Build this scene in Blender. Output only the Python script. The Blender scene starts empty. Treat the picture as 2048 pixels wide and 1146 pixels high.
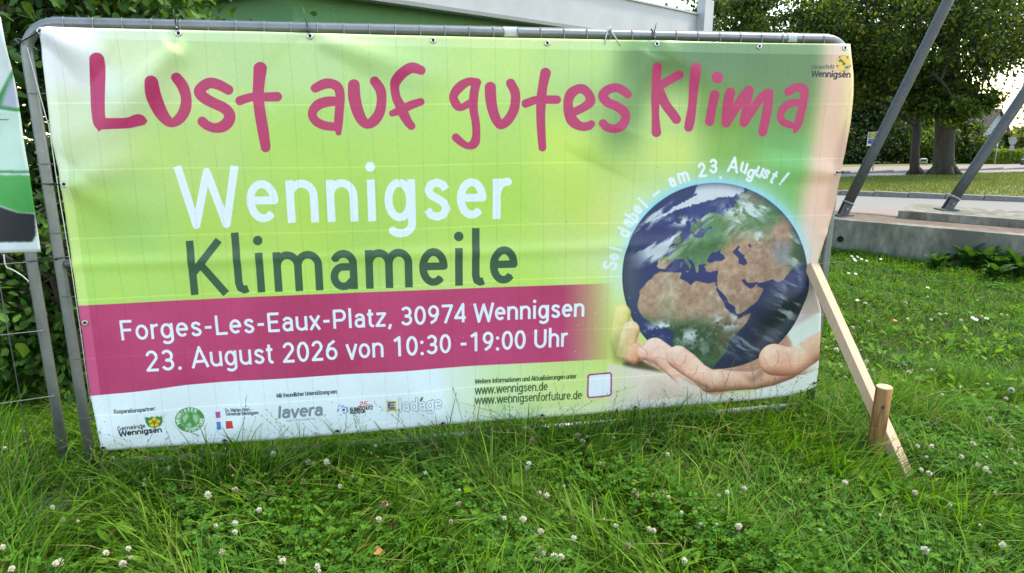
import bpy, math, random
import numpy as np
from mathutils import Vector, Matrix

# ------------------------------------------------------------------ camera, sky, sun, exposure
FPX, PITCH, CAMH = 1419.1, 0.24353, 1.635          # focal length in photo pixels (2048 wide), pitch down, eye height
scene = bpy.context.scene
COL = scene.collection
cam = bpy.data.cameras.new('camera'); cam.sensor_width = 36.0; cam.lens = 36.0 * FPX / 2048.0
cam.clip_start = 0.05; cam.clip_end = 2000
cam_ob = bpy.data.objects.new('camera', cam); COL.objects.link(cam_ob)
cam_ob.location = (0, 0, CAMH); cam_ob.rotation_euler = (math.pi / 2 - PITCH, 0, 0)
scene.camera = cam_ob

SUN_EL, SUN_AZ = math.radians(58), math.radians(64)   # azimuth clockwise from +Y (straight ahead)
world = bpy.data.worlds.new('World'); scene.world = world; world.use_nodes = True
wn = world.node_tree.nodes; wl = world.node_tree.links
sky = wn.new('ShaderNodeTexSky'); sky.sky_type = 'NISHITA'; sky.sun_disc = False
sky.sun_elevation = SUN_EL; sky.sun_rotation = SUN_AZ; sky.dust_density = .5; sky.air_density = 1.0
wl.new(sky.outputs[0], wn['Background'].inputs[0]); wn['Background'].inputs[1].default_value = 0.15
sun = bpy.data.lights.new('sun', 'SUN'); sun.energy = 1.35; sun.angle = math.radians(8); sun.color = (1, 0.95, 0.87)
sun_ob = bpy.data.objects.new('sun', sun); COL.objects.link(sun_ob)
sd = Vector((math.sin(SUN_AZ) * math.cos(SUN_EL), math.cos(SUN_AZ) * math.cos(SUN_EL), math.sin(SUN_EL)))
sun_ob.rotation_euler = sd.to_track_quat('Z', 'Y').to_euler()
scene.view_settings.view_transform = 'Standard'; scene.view_settings.look = 'None'
scene.view_settings.exposure = 2.03; scene.view_settings.gamma = 1.0
scene.view_settings.use_white_balance = True; scene.view_settings.white_balance_temperature = 8300; scene.view_settings.white_balance_tint = 4

# ------------------------------------------------------------------ measuring helpers
CP, SP = math.cos(PITCH), math.sin(PITCH)
def ray(px, py):
    u = (px - 1024) / FPX; v = (573 - py) / FPX
    return Vector((u, CP + v * SP, -SP + v * CP))
def ground(px, py, z=0.0):
    d = ray(px, py); return Vector((0, 0, CAMH)) + d * ((z - CAMH) / d.z)
SLOPE, YS = .047, 9.3                                  # beyond the terrace the land falls gently away
def gz(y): return -SLOPE * max(0.0, y - YS)
def gs(px, py, up=0.0):
    d = ray(px, py); k = d.z / d.y; Y = (CAMH - SLOPE * YS - up) / (-k - SLOPE); return Vector((d.x / d.y * Y, Y, -SLOPE * (Y - YS) + up))
def at(px, py, Y):
    d = ray(px, py); return Vector((0, 0, CAMH)) + d * (Y / d.y)
YAW, FO = 0.192445, np.array([-1.88906, 2.90117])      # the fence line: its left post and its direction
FA = np.array([math.cos(YAW), math.sin(YAW)]); FN = np.array([math.sin(YAW), -math.cos(YAW)])
FW, FH, FZB = 3.5704, 1.8835, 0.08
BOFF = 0.034                                           # the cloth hangs this far in front of the tube centres
def plane_sz(px, py, off=BOFF, o=FO, a=FA, n=FN):
    px = np.asarray(px, float); py = np.asarray(py, float)
    u = (px - 1024) / FPX; v = (573 - py) / FPX
    dx, dy, dz = u, CP + v * SP, -SP + v * CP
    P = o + n * off
    t = (P[0] * n[0] + P[1] * n[1]) / (dx * n[0] + dy * n[1])
    X, Y, Z = dx * t, dy * t, CAMH + dz * t
    return (X - P[0]) * a[0] + (Y - P[1]) * a[1], Z
def sz_photo(s, z, off=BOFF, o=FO, a=FA, n=FN):
    P = o + n * off
    X = P[0] + a[0] * s; Y = P[1] + a[1] * s; Z = z - CAMH
    zc = Y * CP - Z * SP; yc = Y * SP + Z * CP
    return 1024 + FPX * X / zc, 573 - FPX * yc / zc
def fpt(s, z, off=0.0, o=FO, a=FA, n=FN):
    return Vector((o[0] + a[0] * s + n[0] * off, o[1] + a[1] * s + n[1] * off, z))

# ------------------------------------------------------------------ mesh and object helpers
def tag(o, label=None, cat=None, group=None, kind=None):
    if label: o['label'] = label
    if cat: o['category'] = cat
    if group: o['group'] = group
    if kind: o['kind'] = kind
    return o
def link(name, data, parent=None):
    o = bpy.data.objects.new(name, data); COL.objects.link(o)
    if parent is not None:
        o.parent = parent
        o.matrix_parent_inverse = Matrix.Translation(-Vector(parent.location)) if parent.type == 'EMPTY' else parent.matrix_basis.inverted()
    return o
def empty(name, loc, label, cat, group=None):
    o = bpy.data.objects.new(name, None); COL.objects.link(o); o.location = loc; o.empty_display_size = 0.1
    return tag(o, label, cat, group)
class MB:
    def __init__(s): s.v = []; s.f = []
    def add(s, vs, fs):
        b = len(s.v); s.v += [tuple(v) for v in vs]; s.f += [tuple(i + b for i in f) for f in fs]; return s
    def box(s, c, size, M=None, bev=0.0):
        c = Vector(c); h = [q / 2 for q in size]
        if bev <= 0:
            vs = [Vector((x * h[0], y * h[1], z * h[2])) for x in (-1, 1) for y in (-1, 1) for z in (-1, 1)]
            fs = [(0, 1, 3, 2), (4, 6, 7, 5), (0, 4, 5, 1), (2, 3, 7, 6), (0, 2, 6, 4), (1, 5, 7, 3)]
        else:
            import bmesh
            bm = bmesh.new(); bmesh.ops.create_cube(bm, size=1)
            bmesh.ops.scale(bm, vec=size, verts=bm.verts)
            bmesh.ops.bevel(bm, geom=list(bm.edges), offset=bev, segments=2, profile=.6, affect='EDGES')
            bm.verts.index_update(); vs = [v.co.copy() for v in bm.verts]; fs = [[v.index for v in f.verts] for f in bm.faces]; bm.free()
        if M is not None: vs = [M @ v for v in vs]
        return s.add([v + c for v in vs], fs)
    def tube(s, pts, r, n=10, cap=True, flat=1.0, up=None):
        pts = [Vector(p) for p in pts]; rr = r if isinstance(r, (list, tuple)) else [r] * len(pts)
        rings = []; prev = None
        for i, p in enumerate(pts):
            t = (pts[min(i + 1, len(pts) - 1)] - pts[max(i - 1, 0)]).normalized()
            if prev is None:
                ref = Vector(up) if up else (Vector((0, 0, 1)) if abs(t.z) < .9 else Vector((1, 0, 0)))
                x = (ref - t * ref.dot(t)).normalized()
            else: x = (prev - t * prev.dot(t)).normalized()
            prev = x; y = t.cross(x)
            rings.append([p + (x * math.cos(2 * math.pi * k / n) * flat + y * math.sin(2 * math.pi * k / n)) * rr[i] for k in range(n)])
        vs = [v for q in rings for v in q]; fs = []
        for i in range(len(pts) - 1):
            for k in range(n):
                a = i * n + k; b = i * n + (k + 1) % n
                fs.append((a, b, b + n, a + n))
        if cap: fs.append(tuple(range(n - 1, -1, -1))); fs.append(tuple((len(pts) - 1) * n + k for k in range(n)))
        return s.add(vs, fs)
    def prism(s, poly, z0, z1):
        n = len(poly); vs = [(x, y, z0) for x, y in poly] + [(x, y, z1) for x, y in poly]
        return s.add(vs, [tuple(range(n - 1, -1, -1)), tuple(range(n, 2 * n))] + [(i, (i + 1) % n, n + (i + 1) % n, n + i) for i in range(n)])
    def mesh(s, name, mat, smooth=False):
        m = bpy.data.meshes.new(name); m.from_pydata(s.v, [], s.f); m.update()
        if mat: m.materials.append(mat)
        if smooth: m.polygons.foreach_set('use_smooth', [True] * len(m.polygons))
        return m
    def build(s, name, mat, parent=None, smooth=False): return link(name, s.mesh(name, mat, smooth), parent)
def np_mesh(name, V, F, mat, colors=None, smooth=False):
    """V (n,3) and F (m,3 or 4) arrays; colors (n,3) as a point attribute"""
    m = bpy.data.meshes.new(name); V = np.ascontiguousarray(V, np.float32); F = np.ascontiguousarray(F, np.int32)
    k = F.shape[1]
    m.vertices.add(len(V)); m.vertices.foreach_set('co', V.ravel())
    m.loops.add(F.size); m.loops.foreach_set('vertex_index', F.ravel())
    m.polygons.add(len(F)); m.polygons.foreach_set('loop_start', np.arange(0, F.size, k, dtype=np.int32))
    if smooth: m.polygons.foreach_set('use_smooth', np.ones(len(F), bool))
    m.update(calc_edges=True)
    if colors is not None:
        at_ = m.color_attributes.new('tint', 'FLOAT_COLOR', 'POINT')
        at_.data.foreach_set('color', np.concatenate([colors, np.ones((len(V), 1))], 1).astype(np.float32).ravel())
    m.materials.append(mat)
    return m
def lin(c): return tuple(((q / 255) / 12.92 if q / 255 <= .04045 else (((q / 255) + .055) / 1.055) ** 2.4) for q in c)

# ------------------------------------------------------------------ materials
def mat_new(name):
    m = bpy.data.materials.new(name); m.use_nodes = True
    return m, m.node_tree.nodes, m.node_tree.links, m.node_tree.nodes['Principled BSDF']
def mat_noise(name, c1, c2, scale=5, rough=.7, bump=.0, bscale=40, metallic=0, detail=6, c3=None, s3=1.2, spec=.4, stretch=None, bdist=.01):
    m, N, L, B = mat_new(name)
    tc = N.new('ShaderNodeTexCoord'); src = tc.outputs['Object']
    if stretch:
        mp = N.new('ShaderNodeMapping'); mp.inputs['Scale'].default_value = stretch; L.new(src, mp.inputs[0]); src = mp.outputs[0]
    nz = N.new('ShaderNodeTexNoise'); nz.inputs['Scale'].default_value = scale; nz.inputs['Detail'].default_value = detail; nz.inputs['Roughness'].default_value = .65
    L.new(src, nz.inputs['Vector'])
    cr = N.new('ShaderNodeValToRGB'); cr.color_ramp.elements[0].position = .3; cr.color_ramp.elements[1].position = .7
    cr.color_ramp.elements[0].color = (*c1, 1); cr.color_ramp.elements[1].color = (*c2, 1); L.new(nz.outputs[0], cr.inputs[0])
    out = cr.outputs[0]
    if c3:
        n3 = N.new('ShaderNodeTexNoise'); n3.inputs['Scale'].default_value = s3; n3.inputs['Detail'].default_value = 4; L.new(src, n3.inputs['Vector'])
        r3 = N.new('ShaderNodeValToRGB'); r3.color_ramp.elements[0].position = .45; r3.color_ramp.elements[1].position = .62; L.new(n3.outputs[0], r3.inputs[0])
        mx = N.new('ShaderNodeMix'); mx.data_type = 'RGBA'; L.new(r3.outputs[0], mx.inputs[0]); L.new(out, mx.inputs[6]); mx.inputs[7].default_value = (*c3, 1); out = mx.outputs[2]
    L.new(out, B.inputs['Base Color']); B.inputs['Roughness'].default_value = rough; B.inputs['Metallic'].default_value = metallic
    B.inputs['Specular IOR Level'].default_value = spec
    if bump > 0:
        nb = N.new('ShaderNodeTexNoise'); nb.inputs['Scale'].default_value = bscale; nb.inputs['Detail'].default_value = 5; L.new(src, nb.inputs['Vector'])
        bp = N.new('ShaderNodeBump'); bp.inputs['Strength'].default_value = bump; bp.inputs['Distance'].default_value = bdist; L.new(nb.outputs[0], bp.inputs['Height']); L.new(bp.outputs[0], B.inputs['Normal'])
    return m
def mat_leaf(name, transl=.35, rough=.5, gain=(1, 1, 1), spec=.35, tcol=(1.5, 1.35, .5)):
    m, N, L, B = mat_new(name)
    at_ = N.new('ShaderNodeAttribute'); at_.attribute_name = 'tint'
    mul = N.new('ShaderNodeMix'); mul.data_type = 'RGBA'; mul.blend_type = 'MULTIPLY'; mul.inputs[0].default_value = 1
    L.new(at_.outputs['Color'], mul.inputs[6]); mul.inputs[7].default_value = (*gain, 1)
    L.new(mul.outputs[2], B.inputs['Base Color']); B.inputs['Roughness'].default_value = rough; B.inputs['Specular IOR Level'].default_value = spec
    tr = N.new('ShaderNodeBsdfTranslucent'); m2 = N.new('ShaderNodeMix'); m2.data_type = 'RGBA'; m2.blend_type = 'MULTIPLY'; m2.inputs[0].default_value = 1
    L.new(mul.outputs[2], m2.inputs[6]); m2.inputs[7].default_value = (*tcol, 1); L.new(m2.outputs[2], tr.inputs[0])
    ms = N.new('ShaderNodeMixShader'); ms.inputs[0].default_value = transl
    L.new(B.outputs[0], ms.inputs[1]); L.new(tr.outputs[0], ms.inputs[2]); L.new(ms.outputs[0], N['Material Output'].inputs[0])
    return m
def mat_plain(name, c, rough=.6, metallic=0, spec=.4):
    return mat_noise(name, tuple(q * .9 for q in c), tuple(min(1, q * 1.08) for q in c), 18, rough, metallic=metallic, spec=spec)
galv = mat_noise('galvanised_steel', (.17, .185, .20), (.27, .285, .30), 9, .45, .12, 220, metallic=.75, c3=(.22, .23, .24), s3=30, bdist=.001)
wire_m = mat_plain('galvanised_wire', (.20, .21, .22), .5, .6)
black_plastic = mat_plain('black_plastic', (.012, .012, .013), .35)
white_string = mat_plain('white_string', (.62, .62, .60), .8)
# ------------------------------------------------------------------ printed artwork: a small rasteriser for code-drawn prints
rng = np.random.default_rng(7)
def vnoise(shape, cells, seed, octaves=5, gain=.55):
    r = np.random.default_rng(seed); h, w = shape; out = np.zeros(shape, np.float32); amp = 1; tot = 0
    for o in range(octaves):
        cy = max(2, int(cells * h / w)) * 2 ** o + 2; cx = int(cells) * 2 ** o + 2
        g = r.random((cy + 1, cx + 1), dtype=np.float32)
        y = np.linspace(0, cy - 1.001, h, dtype=np.float32); x = np.linspace(0, cx - 1.001, w, dtype=np.float32)
        iy = y.astype(int); ix = x.astype(int); fy = y - iy; fx = x - ix
        fy = fy * fy * (3 - 2 * fy); fx = fx * fx * (3 - 2 * fx)
        a = g[iy][:, ix]; b = g[iy][:, ix + 1]; c = g[iy + 1][:, ix]; d = g[iy + 1][:, ix + 1]
        out += amp * ((a * (1 - fx) + b * fx) * (1 - fy[:, None]) + (c * (1 - fx) + d * fx) * fy[:, None]); tot += amp; amp *= gain
    return out / tot
def blur(a, n):
    if n < 1: return a
    k = 2 * n + 1
    for ax in (0, 1):
        for _ in range(2):
            c = np.cumsum(np.concatenate([np.repeat(np.take(a, [0], ax), n + 1, ax), a, np.repeat(np.take(a, [-1], ax), n, ax)], ax), ax, dtype=np.float64)
            a = ((np.take(c, range(k, c.shape[ax]), ax) - np.take(c, range(0, c.shape[ax] - k), ax)) / k).astype(np.float32)
    return a
class Print:
    """a flat print on a plane; every drawing call takes measured coordinates"""
    def __init__(s, s0, s1, z0, z1, res, frame):
        s.fr = frame; s.s0, s.z0, s.res = s0, z0, res; s.W = int((s1 - s0) * res); s.H = int((z1 - z0) * res); s.s1, s.z1 = s0 + s.W / res, z0 + s.H / res
        S, Z = np.meshgrid(s0 + (np.arange(s.W) + .5) / res, z0 + (np.arange(s.H) + .5) / res)
        a, b = sz_photo(S, Z, **frame); s.X, s.Y = a.astype(np.float32), b.astype(np.float32)
        s.img = np.zeros((s.H, s.W, 3), np.float32)
    def win(s, x, y, m):
        S, Z = plane_sz(np.asarray(x), np.asarray(y), **s.fr)
        mm = m * 2.6 + 4
        i0 = int(max(0, (S.min() - s.s0) * s.res - mm)); i1 = int(min(s.W, (S.max() - s.s0) * s.res + mm + 1))
        j0 = int(max(0, (Z.min() - s.z0) * s.res - mm)); j1 = int(min(s.H, (Z.max() - s.z0) * s.res + mm + 1))
        return slice(j0, max(j1, j0)), slice(i0, max(i1, i0))
    def paint(s, w, al, c):
        if isinstance(c, tuple): c = np.array(c, np.float32) / 255
        s.img[w] = s.img[w] * (1 - al[..., None]) + c * al[..., None]
    def strokes(s, lst, c, butt=False, aa=.55):
        """lst of polylines of (x,y,r)"""
        allp = np.array([p for q in lst for p in q]); w = s.win(allp[:, 0], allp[:, 1], allp[:, 2].max())
        A = np.zeros(s.X[w].shape, np.float32); oy, ox = w[0].start, w[1].start
        for q in lst:
            for k in range(max(1, len(q) - 1)):
                x0, y0, r0 = q[k]; x1, y1, r1 = q[min(k + 1, len(q) - 1)]
                w2 = s.win([x0, x1], [y0, y1], max(r0, r1)); X = s.X[w2]; Y = s.Y[w2]
                if X.size == 0: continue
                dx, dy = x1 - x0, y1 - y0; L2 = dx * dx + dy * dy + 1e-9
                t0 = ((X - x0) * dx + (Y - y0) * dy) / L2; t = np.clip(t0, 0, 1)
                d = np.hypot(X - x0 - t * dx, Y - y0 - t * dy)
                al = np.clip(.5 + (r0 + (r1 - r0) * t - d) / aa, 0, 1)
                if butt:
                    Ls = math.sqrt(L2)
                    if k == 0: al = al * np.clip(.5 + t0 * Ls / aa, 0, 1)
                    if k == len(q) - 2: al = al * np.clip(.5 + (1 - t0) * Ls / aa, 0, 1)
                w3 = (slice(w2[0].start - oy, w2[0].stop - oy), slice(w2[1].start - ox, w2[1].stop - ox))
                A[w3] = np.maximum(A[w3], al)
        s.paint(w, A, c)
    def mask(s, poly, soft=1, warp=0, seed=1, cells=40, pad=10):
        p = np.array(poly, float); w = s.win(p[:, 0], p[:, 1], pad); X = s.X[w].copy(); Y = s.Y[w].copy()
        if warp:
            X += (vnoise(X.shape, cells, seed, 4, .6) - .5) * warp; Y += (vnoise(X.shape, cells, seed + 99, 4, .6) - .5) * warp
        M = np.zeros(X.shape, bool)
        for (x0, y0), (x1, y1) in zip(p, np.roll(p, -1, 0)):
            if y0 == y1: continue
            M ^= ((y0 > Y) != (y1 > Y)) & (X < (x1 - x0) * (Y - y0) / (y1 - y0) + x0)
        return w, blur(M.astype(np.float32), soft)
    def poly(s, poly, c, soft=1, alpha=1, **k):
        w, m = s.mask(poly, soft, **k); s.paint(w, m * alpha, c)
    def ell(s, cx, cy, rx, ry, c, soft=.6, alpha=1, rot=0):
        w = s.win([cx - max(rx, ry), cx + max(rx, ry)], [cy - max(rx, ry), cy + max(rx, ry)], 4 + soft * 2); X = s.X[w] - cx; Y = s.Y[w] - cy
        ca, sa = math.cos(rot), math.sin(rot); X, Y = X * ca + Y * sa, -X * sa + Y * ca
        d = np.sqrt((X / rx) ** 2 + (Y / ry) ** 2); q = min(rx, ry)
        t = np.clip(.5 + (1 - d) * q / soft, 0, 1); s.paint(w, t * t * (3 - 2 * t) * alpha, c)
    def limb(s, pts, base, dark, light, ld=(-.35, -.94), aa=1.6, edge=.55, fade=0.0):
        """one rounded printed finger: a chain of discs shaded as a round body"""
        a = np.array(pts, float); w = s.win(a[:, 0], a[:, 1], a[:, 2].max()); X = s.X[w]; Y = s.Y[w]; best = np.full(X.shape, 1e9, np.float32); N0 = np.zeros(X.shape, np.float32); N1 = N0.copy(); RR = np.ones(X.shape, np.float32); TT = N0.copy(); nseg = len(pts) - 1; ks = 0
        for (x0, y0, r0), (x1, y1, r1) in zip(pts[:-1], pts[1:]):
            dx, dy = x1 - x0, y1 - y0; t = np.clip(((X - x0) * dx + (Y - y0) * dy) / (dx * dx + dy * dy + 1e-9), 0, 1); qx = X - x0 - t * dx; qy = Y - y0 - t * dy; r = r0 + (r1 - r0) * t; q = np.hypot(qx, qy) / r
            k = q < best; TT = np.where(k, (ks + t) / nseg, TT); ks += 1; best = np.where(k, q, best); N0 = np.where(k, qx / r, N0); N1 = np.where(k, qy / r, N1); RR = np.where(k, r, RR)
        nz = np.sqrt(np.clip(1 - N0 ** 2 - N1 ** 2, 0, 1)); sh = np.clip(.42 * nz + .62 * (N0 * ld[0] + N1 * ld[1]) + .32, 0, 1)[..., None]
        B, D, Lc = [np.array(c, np.float32) / 255 for c in (base, dark, light)]; col = np.where(sh < .5, D + (B - D) * sh * 2, B + (Lc - B) * (sh - .5) * 2); rim = np.clip((best - .8) / .2, 0, 1)[..., None] ** 2 * edge * (1 - sh); col = col * (1 - rim) + D * .8 * rim
        al = np.clip(.5 + (1 - best) * RR / aa, 0, 1)
        if fade: f = np.clip(TT / fade, 0, 1); al = al * f * f * (3 - 2 * f)
        s.paint(w, al, col)
    def image(s, name):
        im = bpy.data.images.new(name, s.W, s.H); a = np.ones((s.H, s.W, 4), np.float32); a[..., :3] = np.clip(s.img, 0, 1)
        im.pixels.foreach_set(a.ravel()); im.update(); im.pack(); return im

# --- a monoline alphabet: (advance, strokes) in units of the font size
def A_(cx, cy, rx, ry, a0, a1, n=14):
    return [(cx + rx * math.cos(math.radians(a0 + (a1 - a0) * k / n)), cy + ry * math.sin(math.radians(a0 + (a1 - a0) * k / n))) for k in range(n + 1)]
G = {}
def g_(c, adv, *st): G[c] = (adv, st)
O_ = A_(.265, .265, .185, .222, 90, 450, 24)
g_(' ', .26); g_('o', .53, O_); g_('c', .49, A_(.265, .265, .185, .222, 42, 318)); g_('e', .52, [(.09, .285), (.445, .285)] + A_(.265, .275, .18, .212, 4, 315, 22))
g_('n', .54, [(.09, 0), (.09, .53)], [(.09, .36)] + A_(.27, .33, .18, .158, 150, 0) + [(.45, 0)])
g_('m', .84, [(.09, 0), (.09, .53)], [(.09, .36)] + A_(.255, .34, .165, .148, 150, 0) + [(.42, 0)], [(.42, .36)] + A_(.585, .34, .165, .148, 150, 0) + [(.75, 0)])
g_('r', .34, [(.09, 0), (.09, .53)], [(.09, .33)] + A_(.26, .34, .16, .148, 150, 78)); g_('h', .54, [(.09, 0), (.09, .75)], [(.09, .36)] + A_(.27, .33, .18, .158, 150, 0) + [(.45, 0)])
g_('u', .54, [(.09, .53), (.09, .2)] + A_(.27, .2, .18, .158, 180, 330), [(.45, .53), (.45, 0)]); g_('l', .23, [(.115, .75), (.115, 0)]); g_('i', .23, [(.115, .53), (.115, 0)], [(.1149, .69), (.1151, .69)])
G['ü'] = (.54, G['u'][1] + ([(.18, .69), (.181, .69)], [(.36, .69), (.361, .69)]))
g_('t', .32, [(.14, .67), (.14, .16)] + A_(.25, .16, .11, .118, 180, 275), [(.02, .487), (.28, .487)]); g_('f', .33, [(.13, 0), (.13, .58)] + A_(.25, .58, .12, .13, 180, 80), [(.02, .487), (.28, .487)])
g_('a', .51, [(.105, .40)] + A_(.25, .355, .158, .133, 145, 0) + [(.408, 0)], [(.405, .31), (.26, .31)] + A_(.235, .177, .145, .134, 95, 270) + [(.30, .05), (.405, .14)])
g_('s', .48, [(.395, .395), (.35, .455), (.25, .487), (.15, .46), (.11, .385), (.16, .32), (.26, .278), (.36, .225), (.40, .148), (.35, .072), (.25, .043), (.15, .068), (.085, .14)])
g_('g', .54, A_(.255, .265, .175, .222, 90, 450, 22), [(.45, .53), (.45, -.04)] + A_(.265, -.03, .185, .135, 0, -145))
g_('p', .54, [(.09, .53), (.09, -.2)], A_(.275, .265, .18, .222, 90, 450, 22)); g_('d', .54, [(.45, .75), (.45, 0)], A_(.265, .265, .18, .222, 90, 450, 22)); g_('b', .54, [(.09, .75), (.09, 0)], A_(.275, .265, .18, .222, 90, 450, 22))
g_('v', .47, [(.04, .53), (.235, 0), (.43, .53)]); g_('w', .72, [(.03, .53), (.19, 0), (.36, .51), (.53, 0), (.69, .53)]); g_('x', .48, [(.05, .53), (.43, 0)], [(.43, .53), (.05, 0)]); g_('z', .48, [(.06, .488), (.42, .488), (.06, .043), (.43, .043)])
g_('k', .49, [(.09, .75), (.09, 0)], [(.42, .53), (.1, .22)], [(.2, .3), (.44, 0)])
g_('F', .54, [(.1, 0), (.1, .71), ], [(.1, .667), (.5, .667)], [(.1, .36), (.45, .36)]); g_('L', .52, [(.1, .71), (.1, 0)], [(.1, .043), (.5, .043)]); g_('E', .56, [(.1, .71), (.1, 0)], [(.1, .667), (.51, .667)], [(.1, .37), (.46, .37)], [(.1, .043), (.51, .043)])
g_('P', .60, [(.1, 0), (.1, .71)], [(.1, .667), (.33, .667)] + A_(.35, .49, .18, .178, 90, -90) + [(.1, .312)]); g_('W', .88, [(.03, .71), (.22, 0), (.44, .64), (.66, 0), (.85, .71)]); g_('A', .64, [(.03, 0), (.32, .71), (.61, 0)], [(.13, .22), (.51, .22)])
g_('U', .64, [(.1, .71), (.1, .25)] + A_(.32, .25, .22, .208, 180, 360) + [(.54, .71)]); g_('K', .61, [(.1, .71), (.1, 0)], [(.54, .71), (.12, .3)], [(.23, .4), (.58, 0)]); g_('G', .66, A_(.33, .355, .24, .312, 45, 325, 20) + [(.54, .32), (.36, .32)])
g_('M', .84, [(.1, 0), (.1, .71), (.42, .12), (.74, .71), (.74, 0)]); g_('I', .26, [(.13, .71), (.13, 0)]); g_('N', .68, [(.1, 0), (.1, .71), (.58, 0), (.58, .71)]); g_('R', .61, [(.1, 0), (.1, .71)], [(.1, .667), (.33, .667)] + A_(.35, .49, .17, .178, 90, -90) + [(.1, .312)], [(.33, .31), (.57, 0)])
g_('S', .57, [(.49, .57), (.40, .65), (.29, .67), (.15, .63), (.1, .53), (.17, .43), (.29, .37), (.43, .30), (.49, .19), (.42, .08), (.29, .043), (.15, .07), (.07, .17)]); g_('O', .68, A_(.34, .355, .25, .312, 90, 450, 24)); g_('T', .58, [(.02, .667), (.56, .667)], [(.29, .667), (.29, 0)])
g_('C', .63, A_(.34, .355, .25, .312, 45, 315, 18)); g_('H', .68, [(.1, .71), (.1, 0)], [(.58, .71), (.58, 0)], [(.1, .37), (.58, .37)]); g_('Z', .58, [(.05, .667), (.51, .667), (.05, .043), (.54, .043)]); g_('J', .52, [(.42, .71), (.42, .2)] + A_(.24, .2, .18, .16, 0, -150)); g_('V', .62, [(.03, .71), (.31, 0), (.59, .71)]); g_('D', .64, [(.1, 0), (.1, .71)], [(.1, .667), (.28, .667)] + A_(.3, .355, .24, .312, 90, -90) + [(.1, .043)])
g_('0', .55, A_(.275, .355, .19, .312, 90, 450, 24)); g_('1', .55, [(.10, .56), (.32, .68), (.32, 0)]); g_('2', .55, A_(.27, .49, .175, .178, 165, -20) + [(.08, .043), (.50, .043)]); g_('3', .55, A_(.26, .50, .175, .165, 150, -80) + [(.19, .365)], [(.25, .365)] + A_(.265, .205, .19, .162, 80, -160)); g_('4', .55, [(.52, .185), (.06, .185), (.40, .70), (.40, 0)]); g_('5', .55, [(.47, .667), (.16, .667), (.12, .36), (.2, .41)] + A_(.275, .225, .19, .185, 95, -155)); g_('6', .55, [(.42, .68), (.2, .55), (.095, .33)] + A_(.28, .225, .185, .182, 150, -210, 24)); g_('7', .55, [(.05, .667), (.49, .667), (.19, 0)]); g_('9', .55, [(.14, .03), (.35, .15), (.455, .38)] + A_(.275, .485, .18, .182, -30, 330, 24))
g_('-', .40, [(.07, .30), (.33, .30)]); g_('–', .60, [(.07, .28), (.52, .28)]); g_(',', .22, [(.12, .08), (.12, .03), (.06, -.11)]); g_('.', .25, [(.12, .045), (.121, .045)]); g_(':', .25, [(.12, .045), (.121, .045)], [(.12, .46), (.121, .46)]); g_('!', .26, [(.13, .71), (.13, .2)], [(.13, .045), (.131, .045)])
ROUND = set('i.:!ü')
def text(P, st, p0, p1, cap, w, c, butt=True, slant=0, only=None, track=0):
    """one line of lettering from baseline point p0 to p1; cap = capital height and w = pen width, in photo pixels"""
    fr = P.fr
    a = np.array([float(q) for q in plane_sz(*p0, **fr)]); b = np.array([float(q) for q in plane_sz(*p1, **fr)])
    c0 = np.array([float(q) for q in plane_sz(p0[0], p0[1] - cap, **fr)]); size = abs(c0[1] - a[1]) / .71
    ex = (b - a) / np.hypot(*(b - a)); ey = np.array([-ex[1], ex[0]]); L = np.hypot(*(b - a))
    adv = sum(G[q][0] + track for q in st); kx = L / adv; x = 0; out = []; dots = []
    for q in st:
        for sk in G[q][1]:
            pts = np.array([(x + X + slant * Y, Y) for X, Y in sk]); pl = a + np.outer(pts[:, 0] * kx, ex) + np.outer(pts[:, 1] * size, ey)
            px, py = sz_photo(pl[:, 0], pl[:, 1], **fr)
            dot = len(sk) == 2 and abs(sk[0][0] - sk[1][0]) + abs(sk[0][1] - sk[1][1]) < .01
            (dots if dot else out).append([(float(u), float(v), w / 2 * (1.25 if dot else 1)) for u, v in zip(px, py)])
        x += G[q][0] + track
    if out: P.strokes(out, c, butt)
    if dots: P.strokes(dots, c)
def glyph_at(P, ch, cx, cy, ang, cap, w, c, xs=1.0):
    s = cap / .71; ca, sa = math.cos(ang), math.sin(ang); adv, st = G[ch]; low = ch.islower() or ch in 'üg'
    mid = .355 if not low or ch in 'bdlt' else .265
    for sk in st:
        P.strokes([[(cx + ((X - adv / 2) * ca * xs + (Y - mid) * sa) * s, cy + ((X - adv / 2) * sa * xs - (Y - mid) * ca) * s, w / 2) for X, Y in sk]], c)

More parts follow.
